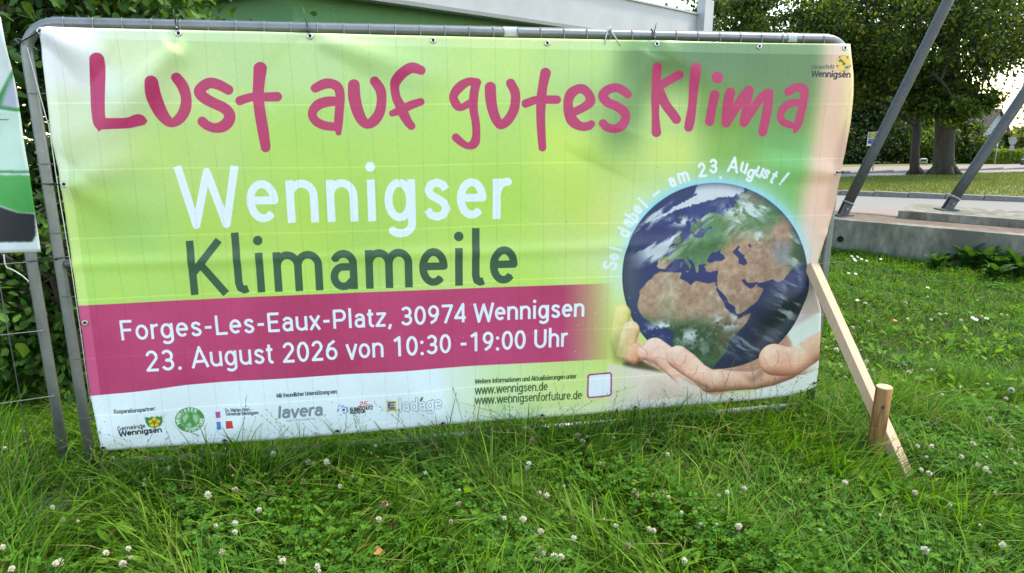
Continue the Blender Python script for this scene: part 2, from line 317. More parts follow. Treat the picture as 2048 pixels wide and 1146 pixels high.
# ------------------------------------------------------------------ the big banner's print
FRM = dict(off=BOFF, o=FO, a=FA, n=FN)
def paint_banner():
    P = Print(-.16, 3.74, .02, 2.06, 800, FRM)
    X, Y = P.X, P.Y
    # soft out-of-focus background: measured colours blended smoothly, the diagonal fold's shade painted in with them
    pts = [(100, 80, 226, 235, 240), (150, 120, 216, 228, 216), (130, 250, 196, 216, 162), (250, 90, 205, 225, 168), (400, 100, 182, 214, 134), (600, 100, 180, 215, 132), (800, 110, 176, 216, 122), (1000, 110, 181, 220, 116), (1180, 110, 178, 217, 122), (1290, 120, 112, 150, 104), (1400, 100, 98, 130, 104), (1500, 110, 102, 138, 108), (1600, 120, 108, 140, 110),
           (150, 300, 188, 214, 146), (350, 300, 166, 206, 96), (600, 290, 168, 212, 86), (900, 280, 176, 217, 92), (1130, 300, 186, 222, 92), (1240, 240, 132, 178, 104), (1330, 230, 180, 208, 104), (1340, 300, 192, 218, 102), (1450, 230, 100, 150, 92), (1470, 310, 120, 175, 92), (1560, 300, 112, 186, 102), (1600, 220, 110, 150, 100),
           (200, 420, 154, 198, 84), (450, 460, 166, 206, 82), (700, 450, 162, 206, 77), (1000, 400, 168, 211, 77), (1150, 400, 178, 212, 82), (1200, 420, 188, 212, 104), (1260, 430, 190, 220, 130), (1600, 400, 108, 175, 92), (200, 560, 172, 216, 88), (600, 580, 171, 216, 86), (1050, 560, 181, 220, 88), (1190, 570, 192, 222, 104), (1232, 560, 206, 226, 168), (1225, 700, 190, 215, 100), (1150, 740, 192, 220, 120), (1100, 800, 196, 222, 136), (1000, 790, 200, 226, 150), (930, 790, 208, 230, 176), (900, 830, 218, 234, 205), (1200, 830, 202, 222, 140)]
    cp = np.array(pts, np.float32); acc = np.zeros((P.H // 4 + 1, P.W // 4 + 1, 3), np.float32); ws = np.zeros(acc.shape[:2], np.float32)
    x4 = X[::4, ::4]; y4 = Y[::4, ::4]; acc = acc[:x4.shape[0], :x4.shape[1]]; ws = ws[:x4.shape[0], :x4.shape[1]]
    for px, py, r, g, b in cp:
        w = 1 / (((x4 - px) ** 2 + ((y4 - py) * 1.2) ** 2 + 900) ** 1.7); acc += w[..., None] * np.array([r, g, b], np.float32) / 255; ws += w
    acc /= ws[..., None]
    img = np.repeat(np.repeat(acc, 4, 0), 4, 1)[:P.H, :P.W]; P.img[:] = np.stack([blur(img[..., k], 4) for k in range(3)], -1)
    n1 = vnoise(X.shape, 7, 3, 4)[..., None] - .5; n2 = vnoise(X.shape, 16, 5, 3)[..., None] - .5
    P.img += n1 * np.array([.10, .04, .05], np.float32) + n2 * np.array([.05, .015, -.06], np.float32)
    lt = np.clip((P.img[..., 1:2] - .6) / .2, 0, 1); P.img = P.img * np.array([1.06, 1.0, 1.0], np.float32) + lt * np.array([.0, .0, .075], np.float32) - (1 - lt) * np.array([-.02, .0, .07], np.float32)
    P.poly([(1262, 60), (1700, 60), (1650, 170), (1610, 250), (1560, 230), (1480, 190), (1390, 160), (1300, 190), (1240, 290), (1215, 280)], (92, 128, 96), 40, .55)  # darker green print; its lower tail paints shade along the diagonal fold
    P.poly([(1500, 200), (1610, 200), (1600, 300), (1480, 290)], (96, 140, 88), 34, .5)
    # skin-coloured arm along the right edge
    P.poly([(1655, 60), (1720, 60), (1720, 800), (1600, 800), (1590, 470), (1618, 330), (1640, 200)], (240, 190, 168), 30)
    P.poly([(1690, 60), (1730, 60), (1720, 330), (1682, 250)], (250, 212, 162), 18)
    P.poly([(1690, 230), (1665, 330), (1650, 420), (1668, 420), (1690, 330)], (208, 164, 148), 9, .7)
    # white bottom strip
    P.poly([(100, 800), (371, 766), (760, 740), (880, 735), (905, 960), (100, 980)], (224, 231, 238), 1)
    w, m = P.mask([(860, 700), (905, 700), (905, 960), (860, 960)], 1); t = np.clip((X[w] - 860) / 60, 0, 1); P.img[w] = np.where((m > .5)[..., None], P.img[w], P.img[w])
    e = np.clip((X - 850) / 130, 0, 1); below = np.clip((Y - (737 - (X - 880) * .055)) / 1.5, 0, 1) * (X > 700) * (X < 1230)
    P.img = P.img * (1 - below[..., None] * (1 - e[..., None])) + np.array([224, 231, 238], np.float32) / 255 * below[..., None] * (1 - e[..., None])
    # magenta band
    top = np.interp(X, [100, 157, 340, 760, 1200, 1300], [616, 611, 601, 583.5, 566.5, 562]); bot = np.interp(X, [100, 181, 371, 560, 760, 880, 950, 1210, 1300], [802, 791.5, 768.5, 756.5, 744, 736.5, 731.5, 717.5, 713])
    band = np.clip((Y - top) / 1.0 + .5, 0, 1) * np.clip((bot - Y) / 1.0 + .5, 0, 1) * np.clip((1228 - X) / 105, 0, 1)
    bc = np.array([188, 62, 106], np.float32) / 255 + (vnoise(X.shape, 9, 21, 5)[..., None] - .5) * np.array([.12, .08, .11], np.float32)
    P.img = P.img * (1 - band[..., None]) + bc * band[..., None]
    # ---- hands behind and under the globe (measured in an enlarged view: H = that view)
    H = lambda L: [(1150 + x / 3.581, 560 + y / 3.581) for x, y in L]
    sk = (232, 186, 164)
    P.poly(H([(1600, -60), (1790, -60), (1790, 215), (1560, 360), (1560, 120)]), (214, 190, 196), 8)
    P.poly(H([(1620, 60), (1690, 20), (1780, 120), (1780, 230), (1640, 270)]), (196, 172, 160), 12, .8)
    P.poly(H([(1520, 360), (1790, 215), (1790, 400), (1610, 530), (1540, 470)]), (222, 227, 220), 6)
    P.poly(H([(1590, 520), (1660, 430), (1790, 370), (1790, 540), (1500, 705), (1400, 700)]), (206, 146, 118), 7)
    P.poly(H([(1270, 790), (1500, 700), (1790, 535), (1790, 760), (1300, 900)]), (226, 225, 216), 5)
    P.poly(H([(230, 595), (330, 612), (500, 628), (700, 680), (840, 715), (990, 832), (1310, 800), (1310, 980), (240, 990)]), (228, 208, 194), 5)
    P.poly(H([(260, 610), (330, 620), (420, 760), (300, 960), (200, 960)]), (214, 216, 172), 22, .7)
    P.poly(H([(520, 700), (800, 760), (960, 860), (700, 900), (520, 850)]), (218, 186, 170), 16, .55)
    P.poly(H([(870, 590), (960, 648), (1060, 640), (1240, 690), (1330, 560), (1470, 405), (1540, 440), (1620, 540), (1500, 705), (1300, 775), (1150, 795), (995, 832), (900, 765), (820, 690)]), (222, 168, 146), 3)
    P.poly(H([(900, 620), (1000, 660), (1100, 760), (1000, 830), (930, 790)]), (188, 130, 112), 14, .55)
    P.ell(1150 + 1060 / 3.581, 560 + 700 / 3.581, 30, 16, (238, 190, 172), 16, .8)
    P.poly(H([(1230, 690), (1330, 600), (1350, 680), (1270, 740)]), (176, 116, 98), 12, .7)
    # fingers on the left, far to near
    P.poly(H([(300, 300), (360, 420), (380, 600), (280, 580), (262, 430)]), (138, 134, 82), 12, .85)
    P.ell(1150 + 332 / 3.581, 560 + 235 / 3.581, 17, 20, (236, 214, 136), 4); P.ell(1150 + 352 / 3.581, 560 + 250 / 3.581, 9, 16, (242, 192, 120), 9, .7)
    P.poly(H([(340, 560), (480, 540), (510, 610), (360, 612)]), (84, 72, 66), 8, .8)
    P.ell(1150 + 398 / 3.581, 560 + 385 / 3.581, 16.5, 27, (238, 196, 150), 3); P.ell(1150 + 420 / 3.581, 560 + 400 / 3.581, 8, 22, (238, 168, 136), 9, .6)
    P.ell(1150 + 424 / 3.581, 560 + 520 / 3.581, 16.5, 22, (234, 166, 130), 3); P.ell(1150 + 440 / 3.581, 560 + 575 / 3.581, 12, 8, (164, 92, 74), 9, .6)
    P.poly(H([(440, 505), (480, 452), (570, 412), (640, 438), (690, 505), (750, 660), (735, 675), (600, 640), (520, 600), (470, 560)]), (242, 184, 166), 2)
    P.poly(H([(520, 570), (600, 560), (740, 650), (735, 672), (600, 636)]), (196, 138, 118), 12, .7); P.ell(1150 + 560 / 3.581, 560 + 490 / 3.581, 12, 10, (246, 204, 188), 12, .7)
    P.strokes([[(*H([(x, y)])[0], r / 3.581) for x, y, r in [(735, 545, 82), (800, 610, 80), (860, 655, 68), (980, 700, 52)]]], (240, 180, 158))
    P.ell(1150 + 730 / 3.581, 560 + 530 / 3.581, 15, 14, (247, 198, 178), 14, .8); P.poly(H([(700, 640), (780, 690), (900, 740), (880, 765), (760, 700)]), (170, 110, 92), 10, .75)
    P.poly(H([(930, 620), (1060, 600), (1300, 560), (1420, 430), (1500, 380), (1560, 450), (1420, 660), (1240, 720), (1000, 700)]), (190, 140, 122), 4)
    P.strokes([[(1236, 640, 15), (1238, 668, 17), (1244, 700, 14)]], (206, 190, 116)); P.ell(1236, 690, 12, 26, (150, 150, 88), 14, .6)
    # ---- globe
    cx, cy, R = 1429.5, 552.0, 186.3
    w = P.win([cx - 260, cx + 260], [cy - 260, cy + 260], 2); gx = X[w] - cx; gy = Y[w] - cy; d = np.hypot(gx, gy)
    back = P.img[w].copy()
    upper = np.clip((60 - gy) / 160, 0, 1)
    halo = np.exp(-np.maximum(d - R, 0) / 17) * upper * .95; P.paint(w, halo.astype(np.float32), (176, 222, 238))
    halo2 = np.exp(-np.maximum(d - R, 0) / 7) * np.clip((-20 - gy) / 120, 0, 1) * .8; P.paint(w, halo2.astype(np.float32), (126, 196, 226))
    sh = d.shape; f1 = vnoise(sh, 9, 31, 6, .6); f2 = vnoise(sh, 24, 32, 6, .65); f3 = vnoise(sh, 60, 33, 4, .6); f4 = 1 - np.abs(vnoise(sh, 34, 35, 4, .6) * 2 - 1)
    sea = np.zeros(sh + (3,), np.float32) + np.array([58, 64, 114], np.float32) / 255
    def mixr(dst, c, al): return dst * (1 - al[..., None]) + np.array(c, np.float32) / 255 * al[..., None]
    gs = lambda x, y, rx, ry: np.exp(-((X[w] - x) / rx) ** 2 - ((Y[w] - y) / ry) ** 2)
    sea = mixr(sea, (62, 86, 150), np.clip(gs(1400, 430, 70, 30) * (f2 * 2 - .5), 0, 1)); sea = mixr(sea, (84, 92, 104), np.clip(gs(1245, 560, 34, 90) * 1.1, 0, .85)); sea = mixr(sea, (40, 56, 60), np.clip(gs(1580, 640, 50, 60) * 1.1, 0, .9)); sea = mixr(sea, (52, 58, 82), np.clip(gs(1480, 720, 80, 40), 0, .8))
    sea = mixr(sea, (38, 46, 52), np.clip(gs(1570, 690, 80, 70) * 1.2, 0, .92)); sea = mixr(sea, (104, 110, 132), np.clip(np.exp(-(((X[w] - 1560) * .62 + (Y[w] - 660) * .78) / 13) ** 2) * gs(1550, 670, 60, 60) * .8, 0, .6)); globe = sea
    def reg(poly, warp=4.5, seed=1, cells=50, soft=1):
        ww, m = P.mask(poly, soft, warp=warp, seed=seed, cells=cells); full = np.zeros(sh, np.float32)
        ys = slice(ww[0].start - w[0].start, ww[0].stop - w[0].start); xs = slice(ww[1].start - w[1].start, ww[1].stop - w[1].start); full[ys, xs] = m; return full
    euro = [(1340, 494), (1349, 494), (1358, 488), (1369, 481), (1377, 478), (1378, 469), (1383, 465), (1386, 472), (1396, 476), (1406, 473), (1410, 465), (1416, 460), (1424, 456), (1424, 453), (1404, 458), (1402, 452), (1408, 444), (1419, 441), (1410, 441), (1400, 449), (1397, 462), (1391, 470), (1387, 463), (1379, 462), (1380, 457), (1382, 452), (1394, 444), (1402, 437), (1413, 428), (1424, 424), (1436, 427), (1443, 430), (1445, 434), (1451, 427), (1456, 422), (1464, 420), (1472, 415), (1468, 410), (1477, 403), (1478, 397), (1477, 391), (1481, 388), (1493, 385), (1498, 379), (1495, 372), (1520, 350), (1570, 360), (1640, 420), (1660, 530), (1606, 530), (1588, 533), (1586, 538), (1575, 550), (1566, 561), (1555, 565), (1546, 558), (1534, 563), (1518, 567), (1514, 563), (1506, 567), (1496, 565), (1489, 558), (1483, 560), (1493, 573), (1502, 579), (1508, 575), (1514, 568), (1516, 573), (1528, 577), (1524, 587), (1516, 602), (1502, 612), (1485, 626), (1474, 629), (1471, 616), (1456, 603), (1452, 593), (1445, 586), (1435, 575), (1434, 561), (1437, 544), (1436, 541), (1423, 544), (1412, 543), (1409, 533), (1414, 528), (1398, 530), (1396, 545), (1393, 544), (1390, 535), (1388, 526), (1377, 516), (1374, 512), (1373, 516), (1380, 528), (1385, 532), (1381, 533), (1379, 540), (1377, 535), (1371, 524), (1367, 517), (1363, 516), (1350, 518), (1343, 525), (1335, 531), (1331, 538), (1319, 537), (1313, 532), (1315, 522), (1322, 511), (1337, 513), (1342, 510), (1344, 501)]
    afr = [(1320, 543), (1335, 544), (1363, 544), (1362, 551), (1358, 556), (1371, 562), (1381, 570), (1386, 566), (1393, 561), (1406, 565), (1418, 567), (1430, 564), (1434, 575), (1432, 579), (1440, 593), (1447, 603), (1450, 612), (1458, 623), (1466, 627), (1476, 634), (1479, 637), (1502, 626), (1498, 638), (1490, 651), (1487, 654), (1460, 682), (1454, 703), (1435, 725), (1420, 745), (1370, 740), (1354, 707), (1343, 684), (1350, 665), (1335, 656), (1316, 654), (1298, 643), (1285, 633), (1277, 621), (1274, 612), (1275, 603), (1278, 593), (1278, 582), (1286, 571), (1293, 563), (1302, 557), (1308, 548), (1315, 545)]
    land = np.maximum(reg(euro, 4, 11), reg(afr, 3, 12))
    for q, sd_ in (([(1360, 460), (1362, 464), (1359, 468), (1360, 474), (1360, 482), (1355, 487), (1342, 487), (1348, 482), (1352, 474), (1353, 468), (1356, 463)], 3), ([(1350, 469), (1348, 475), (1338, 480), (1342, 472)], 4), ([(1354, 436), (1360, 430), (1366, 433), (1359, 438)], 5), ([(1370, 542), (1378, 541), (1375, 545)], 6), ([(1363, 522), (1362, 535), (1359, 535), (1361, 526)], 7)): land = np.maximum(land, reg(q, 2, sd_))
    for q, sd_ in (([(1414, 522), (1419, 512), (1424, 505), (1432, 505), (1442, 499), (1440, 505), (1448, 511), (1451, 517), (1444, 522), (1430, 522), (1420, 526)], 8), ([(1477, 492), (1481, 493), (1476, 500), (1485, 508), (1491, 512), (1488, 515), (1492, 518), (1495, 527), (1489, 531), (1478, 527), (1478, 517), (1469, 508), (1466, 503)], 9), ([(1497, 488), (1503, 490), (1502, 495), (1498, 494)], 10)): land = land * (1 - reg(q, 2, sd_))
    lc = np.zeros(sh + (3,), np.float32) + np.array([92, 132, 92], np.float32) / 255
    lc = mixr(lc, (118, 134, 84), np.clip((f1 - .42) * 4, 0, .7)); des = np.clip(gs(1360, 592, 120, 52) * 1.5 + gs(1480, 590, 60, 42) * 1.3 + gs(1500, 520, 62, 52) * 1.3 + gs(1580, 470, 34, 50) * 1.2 + gs(1326, 530, 14, 9) + gs(1428, 538, 22, 10) + gs(1494, 636, 22, 26) * 1.2 + gs(1552, 555, 30, 30) * .7 + (f1 - .5) * .7 - .25, 0, 1)
    lc = mixr(lc, (194, 154, 132), np.clip(des * 1.6, 0, 1)); lc = mixr(lc, (188, 136, 116), np.clip((f2 - .5) * 5, 0, 1) * des * .8); lc = mixr(lc, (224, 204, 172), np.clip((f1 - .55) * 6, 0, 1) * des * .7)
    lc = mixr(lc, (62, 88, 60), np.clip(gs(1360, 690, 110, 46) * 1.5 - .15 + (f1 - .5), 0, .95)); lc = mixr(lc, (112, 96, 74), np.clip(gs(1452, 670, 30, 40) * (f2 * 2.4 - .6), 0, .8)); lc = mixr(lc, (156, 158, 164), np.clip(gs(1568, 508, 26, 26) * 1.6 - .3 + (f2 - .5), 0, .9)); lc = mixr(lc, (70, 100, 72), np.clip(gs(1598, 505, 14, 60) * 1.3, 0, .9)); lc = mixr(lc, (128, 122, 108), np.clip(gs(1510, 395, 26, 18) * 1.2, 0, .8))
    lc = mixr(lc, (150, 112, 100), blur(np.clip((f4 - .86) * 5, 0, 1).astype(np.float32), 2) * des * .42)
    lc *= (.80 + .40 * f3)[..., None]
    globe = globe * (1 - land[..., None]) + lc * land[..., None]
    ice = reg([(1300, 440), (1316, 434), (1334, 423), (1357, 408), (1386, 391), (1391, 379), (1400, 360), (1460, 350), (1486, 364), (1489, 382), (1479, 387), (1464, 394), (1442, 394), (1430, 399), (1409, 403), (1377, 412), (1347, 422), (1328, 431)], 7, 14); globe = mixr(globe, (226, 226, 236), ice * .97)
    globe = mixr(globe, (58, 66, 116), reg([(1362, 398), (1392, 386), (1394, 389), (1366, 404)], 3, 15) * .9)
    # clouds: streaky noise along the wind
    def streak(ang, seed, cells, kx=4.0):
        big = vnoise(sh, cells, seed, 5, .6); ca, sa = math.cos(ang), math.sin(ang); yy, xx = np.mgrid[0:sh[0], 0:sh[1]]
        u = (xx * ca + yy * sa) / kx; v = (-xx * sa + yy * ca) * 1.25
        return big[np.mod(v.astype(int), sh[0]), np.mod(u.astype(int) + 40, sh[1])]
    c1 = streak(.6, 41, 26, 3.2); c2 = streak(-.5, 42, 30, 3.0); c3 = vnoise(sh, 30, 43, 6, .65)
    cl = np.clip((c1 - .50) * 8, 0, 1) * np.clip(gs(1320, 455, 60, 50) + gs(1380, 425, 60, 20) + gs(1310, 500, 34, 40) * .8 + gs(1460, 465, 50, 26) * .7, 0, 1)
    cl = np.maximum(cl, np.clip((c2 - .49) * 8, 0, 1) * np.clip(gs(1530, 405, 60, 20) * 1.2 + gs(1490, 432, 34, 22) * 1.2 + gs(1592, 490, 14, 60) + gs(1575, 610, 26, 40) + gs(1500, 690, 60, 26) * .6, 0, 1))
    cl = np.maximum(cl, np.clip((c3 - .45) * 7, 0, 1) * np.clip(gs(1455, 643, 26, 16) * 1.4 + gs(1385, 672, 34, 14) + gs(1330, 650, 18, 10) + gs(1476, 420, 30, 18) * 1.3 + gs(1365, 443, 30, 9) * 1.2 + gs(1517, 475, 10, 22) + gs(1400, 700, 60, 14) * .4 + gs(1300, 662, 26, 14) * .7, 0, 1))
    globe = mixr(globe, (228, 232, 238), np.clip(cl, 0, .92))
    limb = np.clip((d - R * .90) / (R * .10), 0, 1) ** 2; globe = mixr(globe, (50, 60, 84), limb * .62)
    globe = globe * (.93 - .16 * np.clip(((X[w] - 1429) * .7 + (Y[w] - 552) * .7) / 186, 0, 1))[..., None]
    P.paint(w, np.clip((R - d) / 1.4 + .5, 0, 1).astype(np.float32), globe)
    P.poly(H([(1000, 640), (1250, 600), (1400, 520), (1560, 380), (1600, 420), (1520, 620), (1300, 760), (1100, 720)]), (204, 152, 134), 5, .0)
    # the cupped hands in front of the globe, far fingers first
    h_ = lambda L: [(1150 + x / 3.581, 560 + y / 3.581, r / 3.581) for x, y, r in L]
    P.limb(h_([(286, 560, 44), (300, 420, 54), (322, 300, 62), (335, 236, 62)]), (226, 206, 128), (150, 148, 78), (244, 226, 160), aa=4, fade=.95)
    P.limb(h_([(330, 610, 44), (350, 520, 54), (380, 415, 62), (398, 352, 62)]), (236, 190, 142), (168, 122, 82), (244, 214, 176), aa=2.5, fade=.9)
    P.poly(H([(330, 595), (430, 570), (520, 600), (640, 662), (420, 628)]), (70, 52, 46), 5, .8)
    P.limb(h_([(376, 610, 38), (402, 566, 54), (426, 508, 58)]), (230, 158, 122), (140, 72, 56), (242, 186, 156), aa=2.2, fade=.7)
    P.limb(h_([(1860, 410, 84), (1760, 462, 84), (1640, 540, 90), (1520, 620, 92), (1400, 680, 78), (1290, 720, 62), (1150, 722, 68), (1040, 722, 80), (960, 735, 72), (905, 712, 52)]), (222, 162, 136), (146, 92, 74), (240, 192, 170), aa=2.2)
    P.poly(H([(1195, 668), (1262, 690), (1340, 620), (1365, 670), (1270, 745)]), (150, 96, 82), 10, .6)
    P.limb(h_([(800, 740, 50), (715, 640, 62), (630, 538, 84), (570, 495, 84)]), (236, 176, 156), (150, 92, 78), (250, 212, 196), fade=.3); P.limb(h_([(620, 560, 70), (540, 524, 62), (492, 520, 50)]), (238, 172, 156), (166, 104, 92), (250, 206, 192), fade=.6, edge=.2); P.strokes([[(*H([(x, y)])[0], .7) for x, y in [(548, 562), (600, 552), (650, 572)]]], (214, 150, 134))
    P.limb(h_([(1120, 730, 62), (1000, 725, 66), (890, 668, 70), (810, 605, 82), (738, 552, 82)]), (238, 176, 154), (152, 94, 80), (252, 210, 192), fade=.45); P.ell(1150 + 712 / 3.581, 560 + 520 / 3.581, 13, 10, (252, 214, 198), 12, .6); P.poly(H([(900, 755), (960, 775), (1005, 830), (960, 805)]), (120, 78, 66), 6, .6)
    P.poly(H([(1545, 430), (1590, 420), (1640, 500), (1615, 545), (1575, 520)]), (226, 226, 214), 6, .75)
    P.limb(h_([(1760, 560, 70), (1620, 590, 90), (1490, 580, 108), (1428, 570, 113)]), (230, 166, 138), (164, 100, 76), (246, 198, 174), fade=.62); P.strokes([[(*H([(x, y)])[0], .9) for x, y in [(1448, 505), (1462, 545), (1452, 590), (1424, 622)]]], (206, 138, 116)); P.ell(1150 + 1405 / 3.581, 560 + 540 / 3.581, 14, 16, (248, 202, 180), 14, .5)
    wv_ = P.win([1232, 1640], [600, 800], 2); q_ = P.img[wv_]; skin = np.clip((q_[..., 0] - q_[..., 2] - .06) / .1, 0, 1) * np.clip((q_[..., 0] - q_[..., 1] - .04) / .08, 0, 1); P.img[wv_] = q_ * (1 + skin[..., None] * ((vnoise(skin.shape, 26, 81, 5, .65)[..., None] - .5) * np.array([.14, .24, .26], np.float32)))
    for L_ in ([(470, 480), (505, 500), (520, 540)], [(690, 560), (720, 600), (770, 628)], [(800, 540), (790, 580), (760, 612)], [(880, 610), (872, 650), (850, 690)], [(1050, 650), (1070, 700), (1060, 760)], [(1360, 560), (1372, 600), (1400, 640)], [(1510, 520), (1540, 560), (1545, 620)]): P.strokes([[(*H([q])[0], .55) for q in L_]], (206, 140, 122), aa=1.6)
    # ---- text round the globe
    for ch, ang, r in [('S', 174, 212), ('e', 169, 206), ('i', 164.5, 204), ('d', 154.5, 203), ('a', 148.5, 204), ('b', 144, 204), ('e', 139.3, 204), ('i', 134.6, 204), ('–', 125.6, 206), ('a', 114.6, 207), ('m', 107.8, 208), ('2', 97, 214), ('3', 90.7, 220), ('.', 86.6, 208), ('A', 80.3, 226), ('u', 74.8, 224), ('g', 70.4, 217), ('u', 66.8, 226), ('s', 63.4, 228), ('t', 59.2, 230), ('!', 54.6, 238)]:
        a = math.radians(ang); glyph_at(P, ch, cx + r * math.cos(a), cy - r * math.sin(a), math.pi / 2 - a, 28 if ch in 'SA23!–' else 24.5, 5.2, (226, 232, 242), .78)
    # ---- hand-brushed headline, traced pen strokes (x, y, pen radius)
    mg = np.array([182, 68, 118], np.float32) / 255
    def pen(ox, L): P.strokes([[(ox + x / 4.6545, 80 + y / 4.6545, r / 4.6545) for x, y, r in smooth(q)] for q in L], (192, 58, 106))
    def smooth(q):
        if len(q) < 3: return q
        out = []
        for i in range(len(q) - 1):
            p0, p1, p2, p3 = (np.array(q[max(i - 1, 0)]), np.array(q[i]), np.array(q[i + 1]), np.array(q[min(i + 2, len(q) - 1)]))
            for k in range(5):
                t = k / 5; out.append(tuple(.5 * (2 * p1 + (p2 - p0) * t + (2 * p0 - 5 * p1 + 4 * p2 - p3) * t * t + (3 * p1 - p0 - 3 * p2 + p3) * t ** 3)))
        return out + [tuple(q[-1])]
    pen(160, [[(168, 182, 62), (172, 400, 73), (185, 600, 71), (205, 750, 62), (216, 775, 52)], [(214, 778, 55), (330, 776, 50), (470, 770, 50), (555, 745, 56), (588, 752, 42)], [(588, 752, 42), (622, 752, 14)], [(206, 790, 52), (206, 832, 15)],
              [(690, 393, 58), (700, 520, 66), (745, 650, 62), (800, 735, 52), (855, 772, 42), (925, 735, 50), (978, 650, 54), (990, 540, 49), (960, 435, 52), (904, 352, 47)],
              [(1383, 465, 46), (1300, 420, 48), (1215, 400, 50), (1150, 430, 52), (1112, 482, 52), (1160, 540, 52), (1250, 590, 50), (1340, 632, 50), (1392, 690, 52), (1385, 752, 55), (1330, 805, 53), (1250, 818, 44), (1180, 792, 44), (1140, 758, 45)],
              [(1678, 266, 62), (1665, 400, 54), (1660, 530, 52), (1680, 700, 52), (1705, 850, 52), (1728, 1000, 45)], [(1490, 565, 43), (1590, 533, 40), (1700, 531, 42), (1835, 528, 45)]])
    pen(590, [[(188, 448, 42), (270, 410, 48), (340, 407, 45), (400, 442, 45), (420, 520, 43), (414, 640, 42), (405, 760, 42), (405, 862, 28)], [(400, 570, 42), (300, 575, 48), (210, 607, 48), (161, 680, 42), (190, 752, 42), (270, 795, 42), (370, 808, 40)],
              [(548, 420, 55), (552, 530, 58), (580, 650, 55), (620, 740, 50), (672, 785, 42), (735, 752, 50), (788, 672, 48), (806, 560, 45), (795, 465, 48), (742, 384, 45)],
              [(1172, 284, 42), (1090, 260, 50), (1010, 300, 50), (945, 372, 50), (928, 440, 42), (945, 540, 42), (985, 620, 48), (1012, 690, 48), (1050, 760, 42), (1083, 800, 38)], [(905, 683, 30), (990, 650, 40), (1080, 606, 40), (1170, 576, 36)],
              [(1692, 396, 40), (1615, 388, 38), (1530, 440, 46), (1475, 522, 40), (1500, 600, 42), (1545, 628, 34), (1620, 590, 34)], [(1686, 400, 42), (1665, 500, 42), (1660, 640, 40), (1680, 760, 38), (1686, 880, 38), (1668, 960, 44), (1610, 986, 32), (1545, 950, 35), (1497, 907, 38)]])
    pen(890, [[(420, 442, 52), (425, 550, 52), (445, 660, 48), (480, 748, 45), (520, 790, 42), (585, 745, 45), (638, 655, 45), (655, 550, 44), (648, 480, 44), (610, 404, 44)],
              [(935, 308, 50), (910, 430, 44), (895, 560, 46), (890, 700, 42), (895, 850, 40), (905, 1002, 36)], [(750, 592, 40), (840, 560, 38), (930, 555, 40), (1040, 556, 40)],
              [(1208, 668, 38), (1290, 625, 40), (1348, 575, 45), (1338, 510, 42), (1290, 460, 44), (1235, 458, 44), (1172, 500, 48), (1145, 580, 44), (1155, 680, 50), (1190, 758, 52), (1260, 803, 42), (1325, 800, 40), (1355, 778, 32)],
              [(1678, 508, 38), (1620, 460, 42), (1565, 446, 42), (1500, 470, 42), (1463, 522, 44), (1500, 580, 44), (1580, 620, 44), (1640, 665, 46), (1662, 720, 42), (1630, 788, 46), (1560, 824, 40), (1490, 810, 40), (1456, 775, 38)]])
    pen(1270, [[(192, 260, 48), (190, 420, 46), (185, 560, 42), (185, 700, 36), (193, 858, 46)], [(225, 430, 40), (300, 382, 40), (400, 326, 42)], [(225, 480, 45), (280, 600, 45), (340, 680, 45), (380, 738, 44)],
               [(552, 266, 52), (540, 420, 45), (530, 600, 40), (510, 740, 45), (495, 812, 42)], [(735, 512, 46), (710, 640, 42), (692, 758, 44)], [(755, 348, 55), (756, 349, 55)],
               [(880, 490, 48), (860, 600, 50), (847, 770, 46)], [(847, 770, 46), (905, 690, 40), (985, 560, 45), (1060, 470, 46)], [(1060, 470, 46), (1037, 620, 40), (1015, 768, 44)], [(1015, 768, 44), (1090, 660, 40), (1180, 532, 40), (1248, 492, 42)], [(1250, 490, 42), (1235, 640, 45), (1190, 858, 42)],
               [(1432, 482, 40), (1500, 442, 40), (1568, 455, 44), (1580, 530, 38), (1552, 660, 38), (1520, 780, 38), (1492, 848, 20)], [(1540, 580, 35), (1450, 590, 36), (1380, 642, 38), (1352, 710, 32), (1380, 760, 36), (1440, 788, 34), (1510, 800, 30)]])
    # ---- set type
    wh = (226, 232, 243); dk = (62, 92, 70)
    G_l = G['l']; text(P, 'Wennigser', (363, 450), (1031, 437), 118, 15.8, wh, track=.075)
    G['l'] = (.27, ([(.11, .80), (.11, .14), (.13, .07), (.19, .043), (.25, .06)],)); text(P, 'Klimameile', (377, 590), (1043, 567), 109, 15.2, dk, track=.07); G['l'] = G_l
    text(P, 'Forges-Les-Eaux-Platz, 30974 Wennigsen', (242, 680), (1170, 632), 40, 5.6, wh, track=.035); text(P, '23. August 2026 von 10:30 -19:00 Uhr', (294, 741), (1136, 692), 41, 5.6, wh, track=.035)
    bl = (44, 48, 50); g2 = (70, 74, 78)
    text(P, 'Kooperationspartner:', (231, 824), (314, 817.5), 8, 1.5, g2); text(P, 'Gemeinde', (239, 857), (293, 853), 9, 1.6, g2); text(P, 'Wennigsen', (242, 868), (325, 863.5), 11, 2.6, bl)
    text(P, 'Ev. Marien-Petri-', (451, 824), (503, 820), 7, 1.25, g2); text(P, 'Gemeinde Wennigsen', (452, 831), (518, 826), 7, 1.25, g2); text(P, 'Mit freundlicher Unterstützung von:', (554, 794), (675, 786), 8, 1.5, (60, 66, 70))
    text(P, 'lavera', (555, 836), (646, 830), 24, 5, (128, 136, 148), slant=.12); text(P, 'NATURKOSMETIK', (574, 843), (631, 839), 4.5, .9, (160, 166, 176))
    text(P, 'KLIMASCHUTZ', (700, 821), (746, 818), 6.5, 1.5, bl); text(P, 'AGENTUR', (700, 827.5), (731, 825), 6.5, 1.5, bl); text(P, '25', (716, 813), (733, 812), 10, 1.6, (210, 60, 50), slant=.35, butt=False); text(P, 'Jahre', (733, 811.5), (745, 811), 4, .8, (220, 110, 100))
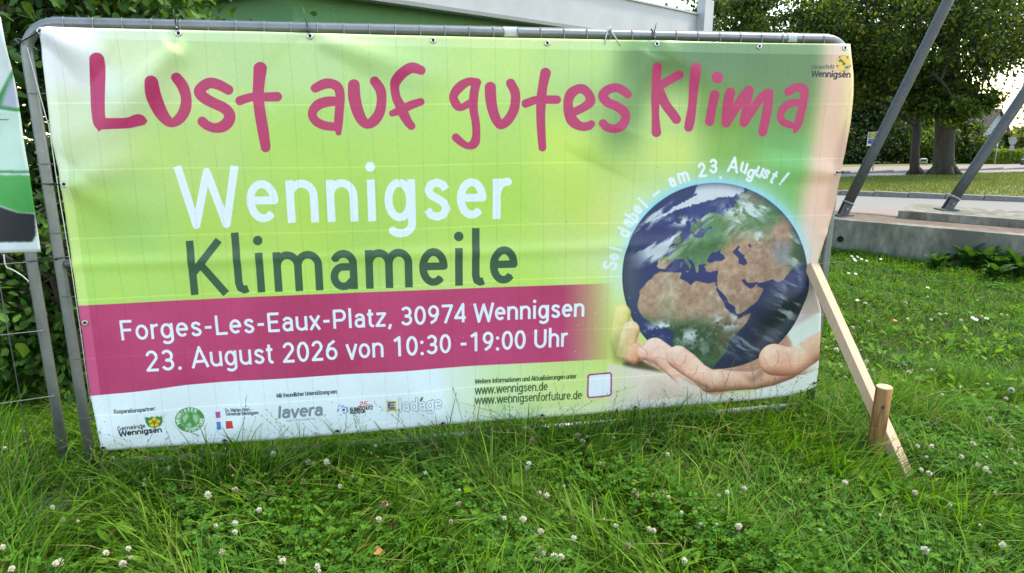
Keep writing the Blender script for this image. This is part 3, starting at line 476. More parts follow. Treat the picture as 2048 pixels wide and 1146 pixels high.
    text(P, 'Weitere Informationen und Aktualisierungen unter', (950, 768), (1152, 756), 9.5, 1.7, (66, 82, 50)); text(P, 'www.wennigsen.de', (950, 789), (1095, 780), 17, 2.3, (74, 92, 54)); text(P, 'www.wennigsenforfuture.de', (950, 809), (1163, 797), 17, 2.3, (74, 92, 54))
    for cc, ww_ in (((128, 136, 150), 5.6), ((226, 232, 240), 3.6)): text(P, 'ladage', (797, 822), (884, 815.5), 24, ww_, cc, butt=False)
    P.ell(842.5, 796, 2.6, 5, (84, 140, 70), .8, 1, .6)
    # coat of arms, seal, squares, dots, square E
    P.poly([(291.5, 829), (325, 826), (326.5, 842), (322, 850), (311, 854.5), (299, 851), (294, 843)], (52, 128, 70), 1); P.poly([(291.5, 828), (325, 825.4), (325, 829), (321, 832), (316, 829.5), (311, 832.5), (306, 830), (300, 833), (296, 830.5), (292, 833)], (226, 230, 236), 1)
    for k in range(5): P.ell(310 + 6.5 * math.cos(k * 1.257 - 1.57), 842.5 + 5.6 * math.sin(k * 1.257 - 1.57), 5, 4.6, (228, 196, 62), .8)
    for k in range(5): P.strokes([[(310 + 3 * math.cos(k * 1.257 - .94), 842.5 + 2.6 * math.sin(k * 1.257 - .94), .9), (310 + 9 * math.cos(k * 1.257 - .94), 842.5 + 7.6 * math.sin(k * 1.257 - .94), .5)]], (60, 62, 44))
    P.ell(310, 842.5, 2.6, 2.4, (196, 62, 50), .8)
    P.ell(379.8, 839, 29.3, 25.3, (76, 142, 78), .8); P.ell(380, 839.5, 19.5, 16.6, (196, 216, 196), .8); P.ell(380, 839.5, 18.6, 15.8, (84, 148, 84), .8)
    for q in ([(365, 834), (374, 826), (378, 832), (372, 842), (368, 846)], [(372, 850), (380, 844), (384, 850), (379, 855)], [(386, 828), (394, 830), (397, 840), (392, 848), (387, 838)]): P.poly(q, (176, 206, 176), 1, .8)
    for st_, a0, a1, r in (('WENNIGSEN', 196, 62, 1), ('FOR', 254, 284, -1), ('FUTURE', 297, 362, -1)):
        for k, ch in enumerate(st_):
            a = math.radians(a0 + (a1 - a0) * k / (len(st_) - 1)); glyph_at(P, ch, 379.8 + 24.2 * math.cos(a), 839 - 20.8 * math.sin(a), (math.pi / 2 - a) if r > 0 else (-math.pi / 2 - a), 6.2, 1.4, (228, 236, 230), .9)
    P.poly([(430.5, 823.6), (440.5, 823.2), (441, 835.2), (431.5, 836)], (190, 84, 150), 0); P.poly([(432.5, 843.8), (441.5, 843.2), (443, 858.6), (434, 859.4)], (66, 132, 200), 0); P.poly([(451.8, 841.5), (465, 840), (467.8, 853.6), (453, 856)], (206, 62, 56), 0)
    r_ = random.Random(3)
    for k in range(26):
        a = r_.random() * 6.3; q = math.sqrt(r_.random()); P.ell(686 + 13 * q * math.cos(a), 818 + 9 * q * math.sin(a), *(2 * (r_.choice([1.0, 1.3, 1.8]),)), r_.choice([(70, 120, 180), (110, 160, 200), (140, 140, 190)]), .6, .9)
    P.ell(687.5, 819, 2.6, 2.6, (50, 90, 170), .6); P.ell(682, 829, 1.4, 1.4, (90, 140, 200), .6)
    P.poly([(773, 802), (792.5, 800.4), (793, 821.5), (774, 822.8)], (236, 202, 96), 0)
    P.strokes([[(777.5, 804.5, 1.9), (777.5, 815.5, 1.9)], [(777.5, 804.6, 1.7), (790, 803.8, 1.7)], [(777.5, 810, 1.5), (789, 809.2, 1.5)], [(777.5, 815.3, 1.7), (790, 814.6, 1.7)]], (52, 92, 160), True); text(P, 'EDEKA', (776, 820.3), (791, 819.2), 2.6, .7, (60, 90, 140))
    # framed white panel beside the web addresses (its code left out)
    P.poly([(1178, 747), (1219, 743.6), (1223.2, 747), (1223, 788), (1219, 792), (1177, 796), (1173.4, 792), (1174, 751)], (172, 62, 108), 1); P.poly([(1179.5, 750), (1218, 746.6), (1220.4, 749), (1220, 786.5), (1217, 789.4), (1178.5, 793), (1176.4, 790.6), (1177, 752.8)], (226, 231, 240), 1)
    # crest in the top right corner
    P.ell(1685.5, 127.5, 13.2, 17, (208, 172, 96), .8)
    for k in range(5):
        a = k * 1.2566 - 1.57; P.ell(1685.5 + 7.2 * math.cos(a), 127.5 + 9 * math.sin(a), 5.6, 6.6, (236, 206, 100), .8); P.ell(1685.5 + 13.2 * math.cos(a + .63), 127.5 + 16.6 * math.sin(a + .63), 1.7, 1.9, (204, 70, 62), .6)
        P.strokes([[(1685.5 + 4 * math.cos(a + .63), 127.5 + 5 * math.sin(a + .63), 1.6), (1685.5 + 9.5 * math.cos(a + .63), 127.5 + 12 * math.sin(a + .63), .4)]], (40, 38, 40))
    P.ell(1685.5, 127.5, 2.8, 3.2, (206, 52, 48), .6); P.ell(1678.5, 122, 2.4, 3, (76, 128, 76), .6); P.poly([(1686, 135), (1692, 131), (1696, 135), (1689, 139)], (92, 122, 168), 0)
    text(P, 'Klimaschutz', (1623, 138.5), (1668, 137), 8.5, 1.3, (80, 88, 80)); text(P, 'Wennigsen', (1623, 153.5), (1697, 156), 13, 2.5, (52, 56, 62))
    # sewn double hem reads paler; crease shade and highlights painted as thin lines; specks of dirt
    def edge(pts, ax):
        p = np.array(pts, float); return np.interp(Y if ax else X, p[:, 1] if ax else p[:, 0], p[:, 0] if ax else p[:, 1])
    hem = np.clip(.5 - (Y - edge(TOPE, 0) - 21.5) / 1.2, 0, 1); hem = np.maximum(hem, np.clip(.5 - (X - edge(LEFTE, 1) - 21) / 1.2, 0, 1) * (Y < 905)); hem = np.maximum(hem, np.clip(.5 - (edge(BOTE, 0) - Y - 18) / 1.2, 0, 1))
    P.img = P.img * (1 - hem[..., None] * .34) + hem[..., None] * .34 * np.clip(P.img * 1.0 + .28, 0, .96)
    S = P.s0 + (np.arange(P.W) + .5) / P.res; Zr = P.z0 + (np.arange(P.H) + .5) / P.res
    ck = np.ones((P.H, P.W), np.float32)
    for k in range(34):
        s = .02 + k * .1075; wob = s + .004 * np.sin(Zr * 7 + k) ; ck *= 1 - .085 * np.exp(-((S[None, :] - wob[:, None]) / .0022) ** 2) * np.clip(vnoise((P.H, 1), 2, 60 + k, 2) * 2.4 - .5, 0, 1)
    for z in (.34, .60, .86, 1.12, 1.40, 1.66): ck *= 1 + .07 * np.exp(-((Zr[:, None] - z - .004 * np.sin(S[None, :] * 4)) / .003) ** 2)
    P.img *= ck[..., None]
    r2 = np.random.default_rng(5)
    for _ in range(26): P.ell(r2.uniform(120, 1600), r2.uniform(100, 840), r2.uniform(.6, 1.3), r2.uniform(.6, 1.3), (70, 74, 50), .7, .7)
    for _ in range(60): P.ell(r2.uniform(900, 1500), r2.uniform(580, 760), r2.uniform(.7, 1.8), r2.uniform(.5, 1.0), (236, 226, 224), .7, .5)
    for _ in range(170):
        x = r2.uniform(190, 1620); yb_ = np.interp(x, [b[0] for b in BOTE], [b[1] for b in BOTE]); P.ell(x, yb_ - r2.gamma(1.2, 14), r2.uniform(.5, 1.5), r2.uniform(.4, 1.2), (112, 98, 70), .8, r2.uniform(.2, .6))
    P.img *= (.985 + .03 * vnoise(X.shape, 380, 71, 2))[..., None]
    return P
TOPE = [(80, 55), (230, 57), (358, 60), (500, 63), (620, 66), (750, 69.5), (866, 72), (1000, 75.5), (1094, 77), (1200, 79), (1311, 81), (1420, 84), (1518, 86), (1699, 88)]
LEFTE = [(80, 55), (84, 120), (96, 210), (105, 280), (118, 340), (127, 397), (142, 503), (150, 559), (157, 612), (167, 680), (181, 791), (206, 899)]
BOTE = [(206, 899), (320, 893), (411, 888), (540, 880), (700, 866), (900, 848.5), (1080, 835), (1260, 821), (1390, 810), (1500, 800), (1570, 792), (1610, 782), (1632, 772)]
RIGHTE = [(1699, 88), (1703, 150), (1702, 190), (1697, 250), (1690, 300), (1681, 350), (1670, 410), (1660, 445), (1650, 480), (1640, 512), (1631, 540), (1628, 565), (1635, 590), (1643, 620), (1641, 680), (1637, 730), (1632, 772)]
def mat_print(name, im, rough=.38):
    m, N, L, B = mat_new(name)
    uv = N.new('ShaderNodeUVMap'); tx = N.new('ShaderNodeTexImage'); tx.image = im; tx.extension = 'EXTEND'; L.new(uv.outputs[0], tx.inputs[0]); L.new(tx.outputs[0], B.inputs['Base Color'])
    B.inputs['Roughness'].default_value = rough; B.inputs['Specular IOR Level'].default_value = .35
    tc = N.new('ShaderNodeTexCoord'); nz = N.new('ShaderNodeTexNoise'); nz.inputs['Scale'].default_value = 9; nz.inputs['Detail'].default_value = 5
    L.new(tc.outputs['Object'], nz.inputs['Vector']); bp = N.new('ShaderNodeBump'); bp.inputs['Strength'].default_value = .22; bp.inputs['Distance'].default_value = .012; L.new(nz.outputs[0], bp.inputs['Height']); L.new(bp.outputs[0], B.inputs['Normal'])
    return m
def seg_d(X, Y, x0, y0, x1, y1):
    dx, dy = x1 - x0, y1 - y0; t = np.clip(((X - x0) * dx + (Y - y0) * dy) / (dx * dx + dy * dy), 0, 1)
    side = ((X - x0) * dy - (Y - y0) * dx) / math.hypot(dx, dy)
    return np.hypot(X - x0 - t * dx, Y - y0 - t * dy), t, side
def folds(X, Y):
    """how far the cloth stands off its plane (m), as a function of measured position"""
    d = np.zeros_like(X); K = 3.2
    def ridge(x0, y0, x1, y1, amp, w0, w1):
        nonlocal d
        q, t, side = seg_d(X, Y, x0, y0, x1, y1); w = w0 + (w1 - w0) * t
        d += K * amp * np.exp(-(q / w) ** 2) * (1 - t) ** .6 * np.clip(t * 8 + .25, 0, 1)
    ridge(362, 72, 150, 330, .020, 26, 70); ridge(362, 72, 210, 160, -.010, 20, 40)
    ridge(84, 62, 210, 130, .016, 18, 46); ridge(84, 62, 160, 250, -.008, 14, 50)
    ridge(622, 76, 900, 160, .010, 14, 46); ridge(622, 76, 540, 220, -.006, 18, 60); ridge(622, 76, 720, 110, -.006, 14, 34)
    ridge(1311, 90, 1195, 330, .020, 22, 64); ridge(1311, 90, 1255, 260, -.012, 18, 46); ridge(1311, 90, 1480, 190, .006, 20, 50)
    ridge(1672, 345, 1500, 330, .007, 14, 40); ridge(131, 368, 330, 300, .007, 14, 60); ridge(131, 368, 330, 450, .006, 14, 60)
    ridge(450, 880, 640, 700, .006, 20, 90); ridge(885, 846, 760, 700, .006, 20, 80); ridge(205, 893, 380, 700, .008, 24, 90)
    yb = np.interp(X, [100, 1050, 1650], [530, 502, 470]); d += .007 * np.exp(-((Y - yb) / 12) ** 2)          # the middle tube pushes the cloth out
    d += .006 * np.sin(X / 160 + .6) * np.sin((Y - 60) / 250) + .003 * np.sin(X / 71 + Y / 190)
    # the brace pinches the right edge
    q, t, side = seg_d(X, Y, 1632, 560, 1520, 640); d += .05 * np.exp(-(q / 26) ** 2) * (1 - t) ** .8
    q, t, side = seg_d(X, Y, 1632, 560, 1600, 420); d += -.022 * np.exp(-(q / 30) ** 2) * (1 - t)
    q, t, side = seg_d(X, Y, 1632, 575, 1590, 760); d += -.02 * np.exp(-(q / 30) ** 2) * (1 - t)
    d += .020 * np.exp(-((X - 1700) / 34) ** 2) * np.exp(-((Y - 200) / 110) ** 2)
    return np.maximum(d, -.0035)
def sheet(name, curves, nu, nv, frame, foldf, uvbox, mat, parent, thick=.0012):
    T, Lf, Bt, Rt = [np.array(c, float) for c in curves]
    def par(c, n):
        l = np.concatenate([[0], np.cumsum(np.hypot(*np.diff(c, axis=0).T))]); q = np.linspace(0, l[-1], n); return np.stack([np.interp(q, l, c[:, 0]), np.interp(q, l, c[:, 1])], -1)
    t, l, b, r = par(T, nu), par(Lf, nv), par(Bt, nu), par(Rt, nv); u = np.linspace(0, 1, nu)[None, :, None]; v = np.linspace(0, 1, nv)[:, None, None]
    C = (1 - v) * t[None] + v * b[None] + (1 - u) * l[:, None] + u * r[:, None] - ((1 - u) * (1 - v) * t[0] + u * (1 - v) * t[-1] + (1 - u) * v * b[0] + u * v * b[-1])
    px, py = C[..., 0], C[..., 1]; s, z = plane_sz(px, py, **frame); d = foldf(px, py) + frame['off']
    o, a, n = frame['o'], frame['a'], frame['n']
    V = np.stack([o[0] + a[0] * s + n[0] * d, o[1] + a[1] * s + n[1] * d, z], -1).reshape(-1, 3)
    ii = np.arange(nu * nv).reshape(nv, nu); F = np.stack([ii[:-1, :-1], ii[1:, :-1], ii[1:, 1:], ii[:-1, 1:]], -1).reshape(-1, 4)
    m = np_mesh(name, V, F, mat, smooth=True); uvl = m.uv_layers.new(name='UVMap')
    U = np.stack([(s - uvbox[0]) / (uvbox[1] - uvbox[0]), (z - uvbox[2]) / (uvbox[3] - uvbox[2])], -1).reshape(-1, 2)
    uvl.data.foreach_set('uv', U[F.ravel()].astype(np.float32).ravel())
    ob = link(name, m, parent); sm = ob.modifiers.new('cloth_thickness', 'SOLIDIFY'); sm.thickness = thick; sm.offset = 1
    return ob
# ------------------------------------------------------------------ ground, roads, kerbs
def ground_poly(name, pts, dz, mat, kind='structure'):
    mb = MB(); mb.add([(q[0], q[1], gz(q[1]) + dz) for q in pts], [tuple(range(len(pts)))]); o = mb.build(name, mat); tag(o, kind=kind); return o
soil = mat_noise('lawn_soil', (.020, .030, .010), (.045, .075, .018), 14, .95, .8, 60, c3=(.05, .042, .026), s3=9, bdist=.03)
mb = MB(); mb.add([(x, y, gz(y)) for y in (-20, YS, 420) for x in (-200, 320)], [(0, 1, 3, 2), (2, 3, 5, 4)]); tag(mb.build('lawn_ground', soil), kind='structure')
turf = mat_noise('mown_turf', (.105, .135, .030), (.185, .205, .055), 3.5, .95, .6, 90, c3=(.16, .15, .06), s3=.9, bdist=.03)
asphalt = mat_noise('pale_asphalt', (.175, .168, .166), (.225, .217, .214), 40, .9, .2, 300, c3=(.20, .19, .185), s3=.6, bdist=.003)
pavingm = mat_noise('pink_paving', (.20, .155, .148), (.25, .20, .19), 30, .9, .2, 200, c3=(.22, .18, .17), s3=.8, bdist=.003)
kerbm = mat_noise('kerb_stone', (.16, .15, .145), (.25, .235, .225), 14, .9, .3, 120, bdist=.004)
def edge_line(y0, y1, k=1.6): a, b = gs(1500, y0), gs(2300, y1); return [a, b + (b - a) * k]
def strip(name, n, f, dz, mat): return ground_poly(name, [n[0], n[1], f[1], f[0]], dz, mat)
pvn = edge_line(424, 450, .06); r1n = edge_line(409, 437, .12); r1f = edge_line(384, 414, .3); isl_f = edge_line(366, 341); r2f = edge_line(354, 331); pvf = edge_line(340, 325); far = edge_line(330, 320)
strip('paved_strip', pvn, r1n, .012, pavingm); strip('road', r1n, r1f, .008, asphalt)
strip('grass_island', r1f, isl_f, .10, turf); strip('back_road', isl_f, r2f, .008, asphalt); strip('pavement', r2f, pvf, .06, pavingm); strip('verge', pvf, far, .03, turf)
def kerb(name, a, b, n, h, label):
    e = empty(name, a, label, 'kerb'); d = (b - a) / n; ang = math.atan2(d.y, d.x); L = d.length
    me = MB().box((0, 0, h / 2 - .05), (L - .012, .16, h + .1), bev=.012).mesh('kerb_stone', kerbm)
    for k in range(n):
        q = a + d * (k + .5); o = link('kerb_stone', me); o.parent = e; o.location = Vector((q.x, q.y, gz(q.y) + random.uniform(-.004, .004))) - Vector(e.location); o.rotation_euler.z = ang
random.seed(2)
kerb('kerb', r1f[0], r1f[1], 14, .125, 'low grey stone kerb along the front edge of the grass island')
kerb('kerb', r2f[0], r2f[1], 30, .10, 'low grey stone kerb between the far road and the pink pavement')

# ------------------------------------------------------------------ mobile fence panel that carries the banner
def arc_pts(s0, z0, s1, z1, cs, cz, r, a0, a1, n=7): return [(cs + r * math.cos(math.radians(a0 + (a1 - a0) * k / n)), cz + r * math.sin(math.radians(a0 + (a1 - a0) * k / n))) for k in range(n + 1)]
def fence_panel(o, a, n, W, label, wires_s, wires_z, group, midz, r=.0215, low=0.0):
    P0 = Vector((o[0], o[1], 0)); e = empty('mobile_fence', P0, label, 'fence', group)
    f = lambda s, z, off=0.0: fpt(s, z, off, o, a, n)
    zt, zb, R = FZB + FH, FZB, .12
    path = [f(0, .0)] + [f(0, z) for z in (.5, 1.0, 1.5)] + [f(*q) for q in arc_pts(0, 0, 0, 0, R, zt - R, R, 180, 90)] + [f(W * k / 6, zt) for k in range(1, 6)] + [f(*q) for q in arc_pts(0, 0, 0, 0, W - R, zt - R, R, 90, 0)] + [f(W, z) for z in (1.5, 1.0, .5)] + [f(W, 0.0)]
    MB().tube(path, r, 16).build('frame_tube', galv, e, True)
    MB().tube([f(0.02, zb - low), f(W * .5, zb - .004 - low), f(W - .02, zb - low)], r * .95, 14).build('bottom_rail', galv, e, True)
    if midz: MB().tube([f(0.02, midz), f(W * .5, midz), f(W - .02, midz)], r * .8, 14).build('middle_rail', galv, e, True)
    wv = MB().tube([(0, 0, zb - .03), (0, 0, 1.0), (0, 0, zt + .012), (n[0] * -.014, n[1] * -.014, zt + .024)], .0019, 6).mesh('vertical_wire', wire_m, True)
    for s in wires_s:
        w = link('vertical_wire', wv); w.parent = e; w.location = f(s, 0, r + .002) - P0
    wh = MB().tube([(a[0] * .0, a[1] * .0, 0), (a[0] * W * .5, a[1] * W * .5, 0), (a[0] * (W + .012), a[1] * (W + .012), 0)], .0019, 6).mesh('horizontal_wire', wire_m, True)
    for z in wires_z:
        w = link('horizontal_wire', wh); w.parent = e; w.location = f(-.006, z, r + .0055) - P0
    tw = MB().tube([f(.1, zt + .0235, -.012), f(W - .1, zt + .0235, -.012)], .0019, 6); tw.build('top_wire', wire_m, e, True)
    return e
tick = [125.6, 184.8, 243.7, 302, 360, 416, 472, 528, 581.7, 635, 687.8, 739, 790.6, 841, 890, 939, 987, 1035.5, 1082, 1128.7, 1174.7, 1221, 1264.6, 1310, 1353.6, 1397, 1440.5, 1482, 1524, 1566, 1608, 1649]
ws = [float(plane_sz(x, np.interp(x, [125, 1000, 1650], [46, 68, 77]), .022)[0]) for x in tick]
wz = [float(plane_sz(x, y, .025)[1]) for x, y in ((75, 187), (98, 328), (120, 466), (142, 593), (163, 718), (184, 835))]
midz = float(plane_sz(135, 527, 0)[1])
fence = fence_panel(FO, FA, FN, FW, 'galvanised mobile mesh fence panel that carries the big green banner', ws, wz, 'galvanised mobile fence panels', midz)
# its neighbour on the left comes a little closer to the viewer
YAW2 = .44; A2 = np.array([math.cos(YAW2), math.sin(YAW2)]); N2 = np.array([math.sin(YAW2), -math.cos(YAW2)]); FW2 = 3.45
R2 = np.array([-2.022, 2.925]); O2 = R2 - A2 * FW2
fence2 = fence_panel(O2, A2, N2, FW2, 'galvanised mobile mesh fence panel at the left picture edge', [FW2 - .12 - .105 * k for k in range(31)], [.42, .72, 1.02, 1.30, 1.60], 'galvanised mobile fence panels', None, low=.06)
# concrete foot under the joint, half grown over
foot_m = mat_noise('weathered_concrete', (.13, .12, .11), (.23, .215, .20), 16, .95, .6, 60, c3=(.10, .095, .085), s3=6, bdist=.006)
fm = MB(); ang = YAW + .12
fm.box((0, 0, .055), (.24, .74, .11), Matrix.Rotation(ang, 3, 'Z'), .02)
fo = fm.build('fence_foot', foot_m); fo.location = (-1.95, 2.80, -.045); tag(fo, 'flat grey concrete fence foot half buried in clover at the lower left', 'fence foot')

# ------------------------------------------------------------------ banner
PB = paint_banner()
ban_m = mat_print('printed_vinyl', PB.image('banner_print'))
banner = sheet('banner', (TOPE, LEFTE, BOTE, RIGHTE), 260, 140, FRM, folds, (PB.s0, PB.s1, PB.z0, PB.z1), ban_m, None)
tag(banner, 'large lime green event banner with magenta headline, globe held in hands, tied to the fence', 'banner')
brass = mat_plain('nickel_eyelet', (.55, .54, .50), .3, .9); hole_m = mat_plain('eyelet_hole', (.01, .012, .01), .9)
def ring_mesh(r, t, mat, nseg=20):
    mb = MB(); pts = [(r * math.cos(2 * math.pi * k / nseg), r * math.sin(2 * math.pi * k / nseg), 0) for k in range(nseg)]; k2 = 8
    vs = []; fs = []
    for i, p in enumerate(pts):
        a = 2 * math.pi * i / nseg
        for j in range(k2):
            b = 2 * math.pi * j / k2; rr = r + t * math.cos(b); vs.append((rr * math.cos(a), rr * math.sin(a), t * .6 * math.sin(b)))
    for i in range(nseg):
        for j in range(k2): fs.append((i * k2 + j, ((i + 1) % nseg) * k2 + j, ((i + 1) % nseg) * k2 + (j + 1) % k2, i * k2 + (j + 1) % k2))
    mb.add(vs, fs); return mb.mesh('eyelet', mat, True)
eye_me = ring_mesh(.0088, .0042, brass); hole_me = MB().tube([(0, 0, -.0015), (0, 0, .0018)], .0075, 16).mesh('eyelet_hole', hole_m)
Mface = Matrix((Vector((FA[0], FA[1], 0)), Vector((0, 0, 1)), Vector((FN[0], FN[1], 0)))).transposed().to_4x4()
EYES = [(83, 63), (358, 67), (620, 72.5), (866, 81), (1094, 86.5), (1311, 88.5), (1518, 93), (132, 368), (171, 645), (208, 893), (450, 880), (675, 861), (885, 846), (1084, 830), (1270, 814), (1462, 799), (1627, 766), (1672, 345), (1688, 96)]
def cloth_pt(px, py, extra=0.0):
    s, z = plane_sz(px, py, BOFF); return fpt(float(s), float(z), BOFF + float(folds(np.array([float(px)]), np.array([float(py)]))[0]) + extra)
for (x, y) in EYES:
    o = link('eyelet', eye_me, banner); o.matrix_basis = Matrix.Translation(cloth_pt(x, y, .004)) @ Mface
    h = link('eyelet_hole', hole_me, o); h.matrix_parent_inverse = Matrix.Identity(4); h.matrix_basis = Matrix.Identity(4)

# ------------------------------------------------------------------ cable ties, string and tape on the fence
def tie(label, pts, tail, r=.0032, mat=black_plastic, name='cable_tie', cat='cable tie', group='black cable ties on the fence'):
    e = empty(name, pts[0], label, cat, group)
    MB().tube(pts, r, 8, flat=.55).build('strap', mat, e, True)
    if tail: MB().tube(tail, [r] * (len(tail) - 1) + [r * .7], 8, flat=.55).build('tail', mat, e, True)
    d = (Vector(pts[1]) - Vector(pts[0])).normalized(); c = Vector(pts[1])
    MB().box(c, (.010, .010, .008), d.to_track_quat('Z', 'Y').to_matrix(), .0012).build('locking_head', mat, e)
zt = FZB + FH
def top_tie(px, py, label, lean=0.0, tl=.05):
    c = cloth_pt(px, py, .006); s = float(plane_sz(px, py)[0]) - .008; f = lambda ss, z, off: fpt(ss, z, off)
    rr = .027
    loop = [c, f(s, zt - .012, rr + .006), f(s, zt + .012, rr - .002), f(s, zt + rr, .004), f(s, zt + rr - .006, -.018), f(s + .002, zt - .006, -.030), f(s + .004, zt - .035, -.02), f(s + .008, zt - .06, .02)]
    tie(label, loop, [f(s, zt + .008, rr + .006), f(s + lean * .5, zt + .035, rr + .008), f(s + lean, zt + .03 + tl, rr + .006)] if tl else None)
top_tie(358, 67, 'short black cable tie over the top rail, second eyelet from the left corner', -.004, .028)
top_tie(620, 72.5, 'black cable tie with a tail pointing up in front of the green wall', -.012, .045)
top_tie(1311, 88.5, 'black cable tie on the top rail above the letter K', .008, .02)
tie('black cable tie at the upper left banner corner', [cloth_pt(83, 63, .006), fpt(-.01, 1.885, .03), fpt(-.03, 1.90, .01), fpt(-.03, 1.905, -.02), fpt(.01, 1.88, -.03), fpt(.04, 1.86, -.005)], None, .0045)
pz = float(plane_sz(131, 368)[1])
tie('black cable tie from the left post to the eyelet on the banner edge', [cloth_pt(131, 368, .006), fpt(.03, pz, .034), fpt(-.0, pz + .001, .027), fpt(-.024, pz, .008), fpt(-.022, pz, -.016), fpt(.0, pz, -.026), fpt(.03, pz, -.01), fpt(.055, pz, .02)], None, .0042)
jz = midz + .022
tie('long black strap joining the two fence posts at middle height', [fpt(.05, jz + .012, .025), fpt(0, jz + .004, .027), Vector((R2[0] + .01, R2[1] - .027, jz - .012)), Vector((R2[0] - .025, R2[1] - .008, jz - .014)), Vector((R2[0] - .018, R2[1] + .02, jz - .01)), fpt(0, jz, -.026), fpt(.03, jz + .004, -.016)], None, .0048)
def bottom_tie(px, py, label):
    c = cloth_pt(px, py, .006); s = float(plane_sz(px, py)[0])
    tie(label, [c, fpt(s, c.z - .03, .037), fpt(s + .001, FZB + .015, .030), fpt(s, FZB - .015, .020), fpt(s, FZB - .026, 0), fpt(s, FZB, -.026), fpt(s, FZB + .03, -.01), fpt(s, c.z - .01, .022)], None, .0045)
bottom_tie(450, 880, 'black cable tie below the banner under the three coloured squares'); bottom_tie(885, 846, 'black cable tie below the banner under the outlined grocery lettering'); bottom_tie(1270, 814, 'black cable tie below the banner right of the framed white panel')
tie('black cable tie at the lower left banner corner beside the post', [cloth_pt(208, 893, .006), fpt(.045, .10, .038), fpt(.02, .085, .03), fpt(0, .082, .027), fpt(-.025, .08, 0), fpt(0, .08, -.026), fpt(.03, .09, .0)], None, .0055)
c = cloth_pt(1627, 766, .006); sr = float(plane_sz(1627, 766)[0])
tie('black cable tie at the lower right banner corner', [c, fpt(sr + .03, c.z + .012, .035), fpt(FW, c.z + .01, .027), fpt(FW + .025, c.z + .01, 0), fpt(FW, c.z + .01, -.026), fpt(FW - .03, c.z + .005, .0)], None, .0045)
c = cloth_pt(1672, 345, .006); tie('black cable tie at the eyelet halfway down the right banner edge', [c, c + Vector((.03, .006, .003)), fpt(FW + .02, c.z, .018), fpt(FW + .026, c.z, -.004), fpt(FW, c.z, -.026), fpt(FW - .03, c.z, -.005)], None, .0045)
s = float(plane_sz(1220, 70, .03)[0]); e = empty('string_knot', fpt(s, zt, .03), 'white string knotted round the top rail left of the letter K', 'string')
MB().tube([fpt(s - .024, zt - .045, .036), fpt(s - .02, zt - .015, .034), fpt(s - .008, zt + .016, .022), fpt(s, zt + .026, .0), fpt(s + .002, zt + .0, -.027)], .0022, 6).build('strand', white_string, e, True)
MB().tube([fpt(s + .05, zt - .05, .036), fpt(s + .02, zt - .01, .035), fpt(s + .004, zt + .018, .022), fpt(s - .006, zt + .028, .006)], .0022, 6).build('strand', white_string, e, True)
MB().tube([fpt(s - .004, zt + .014, .026), fpt(s + .002, zt + .03, .022), fpt(s + .008, zt + .014, .026)], .004, 7).build('knot', white_string, e, True)
def tape(px, py, w, h, label):
    s = float(plane_sz(px, py, .03)[0]); mb = MB(); n = 7; vs = []; fs = []
    for k in range(n):
        a = math.radians(-50 + 170 * k / (n - 1)); rr = .0235 + .0015 * math.sin(k * 2.1)
        for j, q in enumerate((-.5, -.1, .25, .5)): p = fpt(s + w * q + .004 * math.sin(k + j), zt + rr * math.sin(a), rr * math.cos(a)); vs.append(p)
    for k in range(n - 1):
        for j in range(3): fs.append((k * 4 + j, k * 4 + j + 1, k * 4 + j + 5, k * 4 + j + 4))
    mb.add(vs, fs); o = mb.build('tape_scrap', mat_plain('tape', (.50, .52, .53), .45), None, True); tag(o, label, 'tape', 'tape scraps on the top rail')
tape(1022, 67, .06, .04, 'crumpled grey tape scrap on the top rail above the letter t of the third word'); tape(1588, 75, .05, .04, 'torn grey tape scrap on the top rail near its right bend')
# thin string hanging from the corner down beside the left banner edge
mb = MB(); mb.tube([fpt(.015, 1.87, .028), fpt(.045, 1.6, .03), fpt(.05, 1.58, .032), fpt(.048, 1.3, .03), fpt(.052, 1.0, .03), fpt(.05, .7, .03), fpt(.045, .4, .03)], .0016, 6)
tag(mb.build('string', white_string, None, True), 'thin pale string hanging down between the left post and the banner edge', 'string')

# ------------------------------------------------------------------ second banner at the left edge
FRM2 = dict(off=.034, o=O2, a=A2, n=N2)
T2 = [(-420, -60), (-200, -20), (2.5, 35)]; L2 = [(-420, -60), (-400, 240), (-380, 540)]; B2 = [(-380, 540), (-150, 513), (0, 505.5), (40, 505), (81, 505)]; RR2 = [(2.5, 35), (13, 89), (30, 165), (48, 285), (59, 340), (68.5, 407), (71, 432), (81, 505)]
def paint_left():
    P = Print(1.9, 3.5, .75, 2.15, 420, FRM2); P.img[:] = np.array([206, 214, 220], np.float32) / 255
    P.img += (vnoise(P.X.shape, 6, 3, 4)[..., None] - .5) * .16
    P.poly([(-420, 300), (0, 185), (30, 130), (24, 165), (8, 208), (60, 222), (60, 228), (0, 218), (-60, 200), (-420, 330)], (52, 140, 74), 1)
    P.poly([(0, 212), (22, 150), (34, 200), (34, 216)], (176, 182, 206), 2); P.poly([(-420, 240), (60, 223), (70, 345), (-420, 345)], (188, 214, 204), 1)
    P.poly([(-420, 341), (60, 341), (60, 346), (-420, 346)], (60, 130, 80), 1); P.poly([(-420, 350), (62, 350), (76, 426), (40, 424), (0, 410), (-420, 400)], (66, 158, 84), 1)
    P.poly([(-420, 404), (0, 413), (36, 425), (70, 427.5), (71, 470), (64, 484), (-420, 484)], (44, 46, 54), 1); P.img *= (.94 + .12 * vnoise(P.X.shape, 12, 9, 5))[..., None]
    return P
P2 = paint_left()
def folds2(X, Y): return .008 * np.sin(X / 40 + Y / 60) + .006 * np.sin(Y / 45)
b2 = sheet('banner', (T2, L2, B2, RR2), 60, 60, FRM2, folds2, (P2.s0, P2.s1, P2.z0, P2.z1), mat_print('printed_vinyl_green', P2.image('left_banner_print')), None)
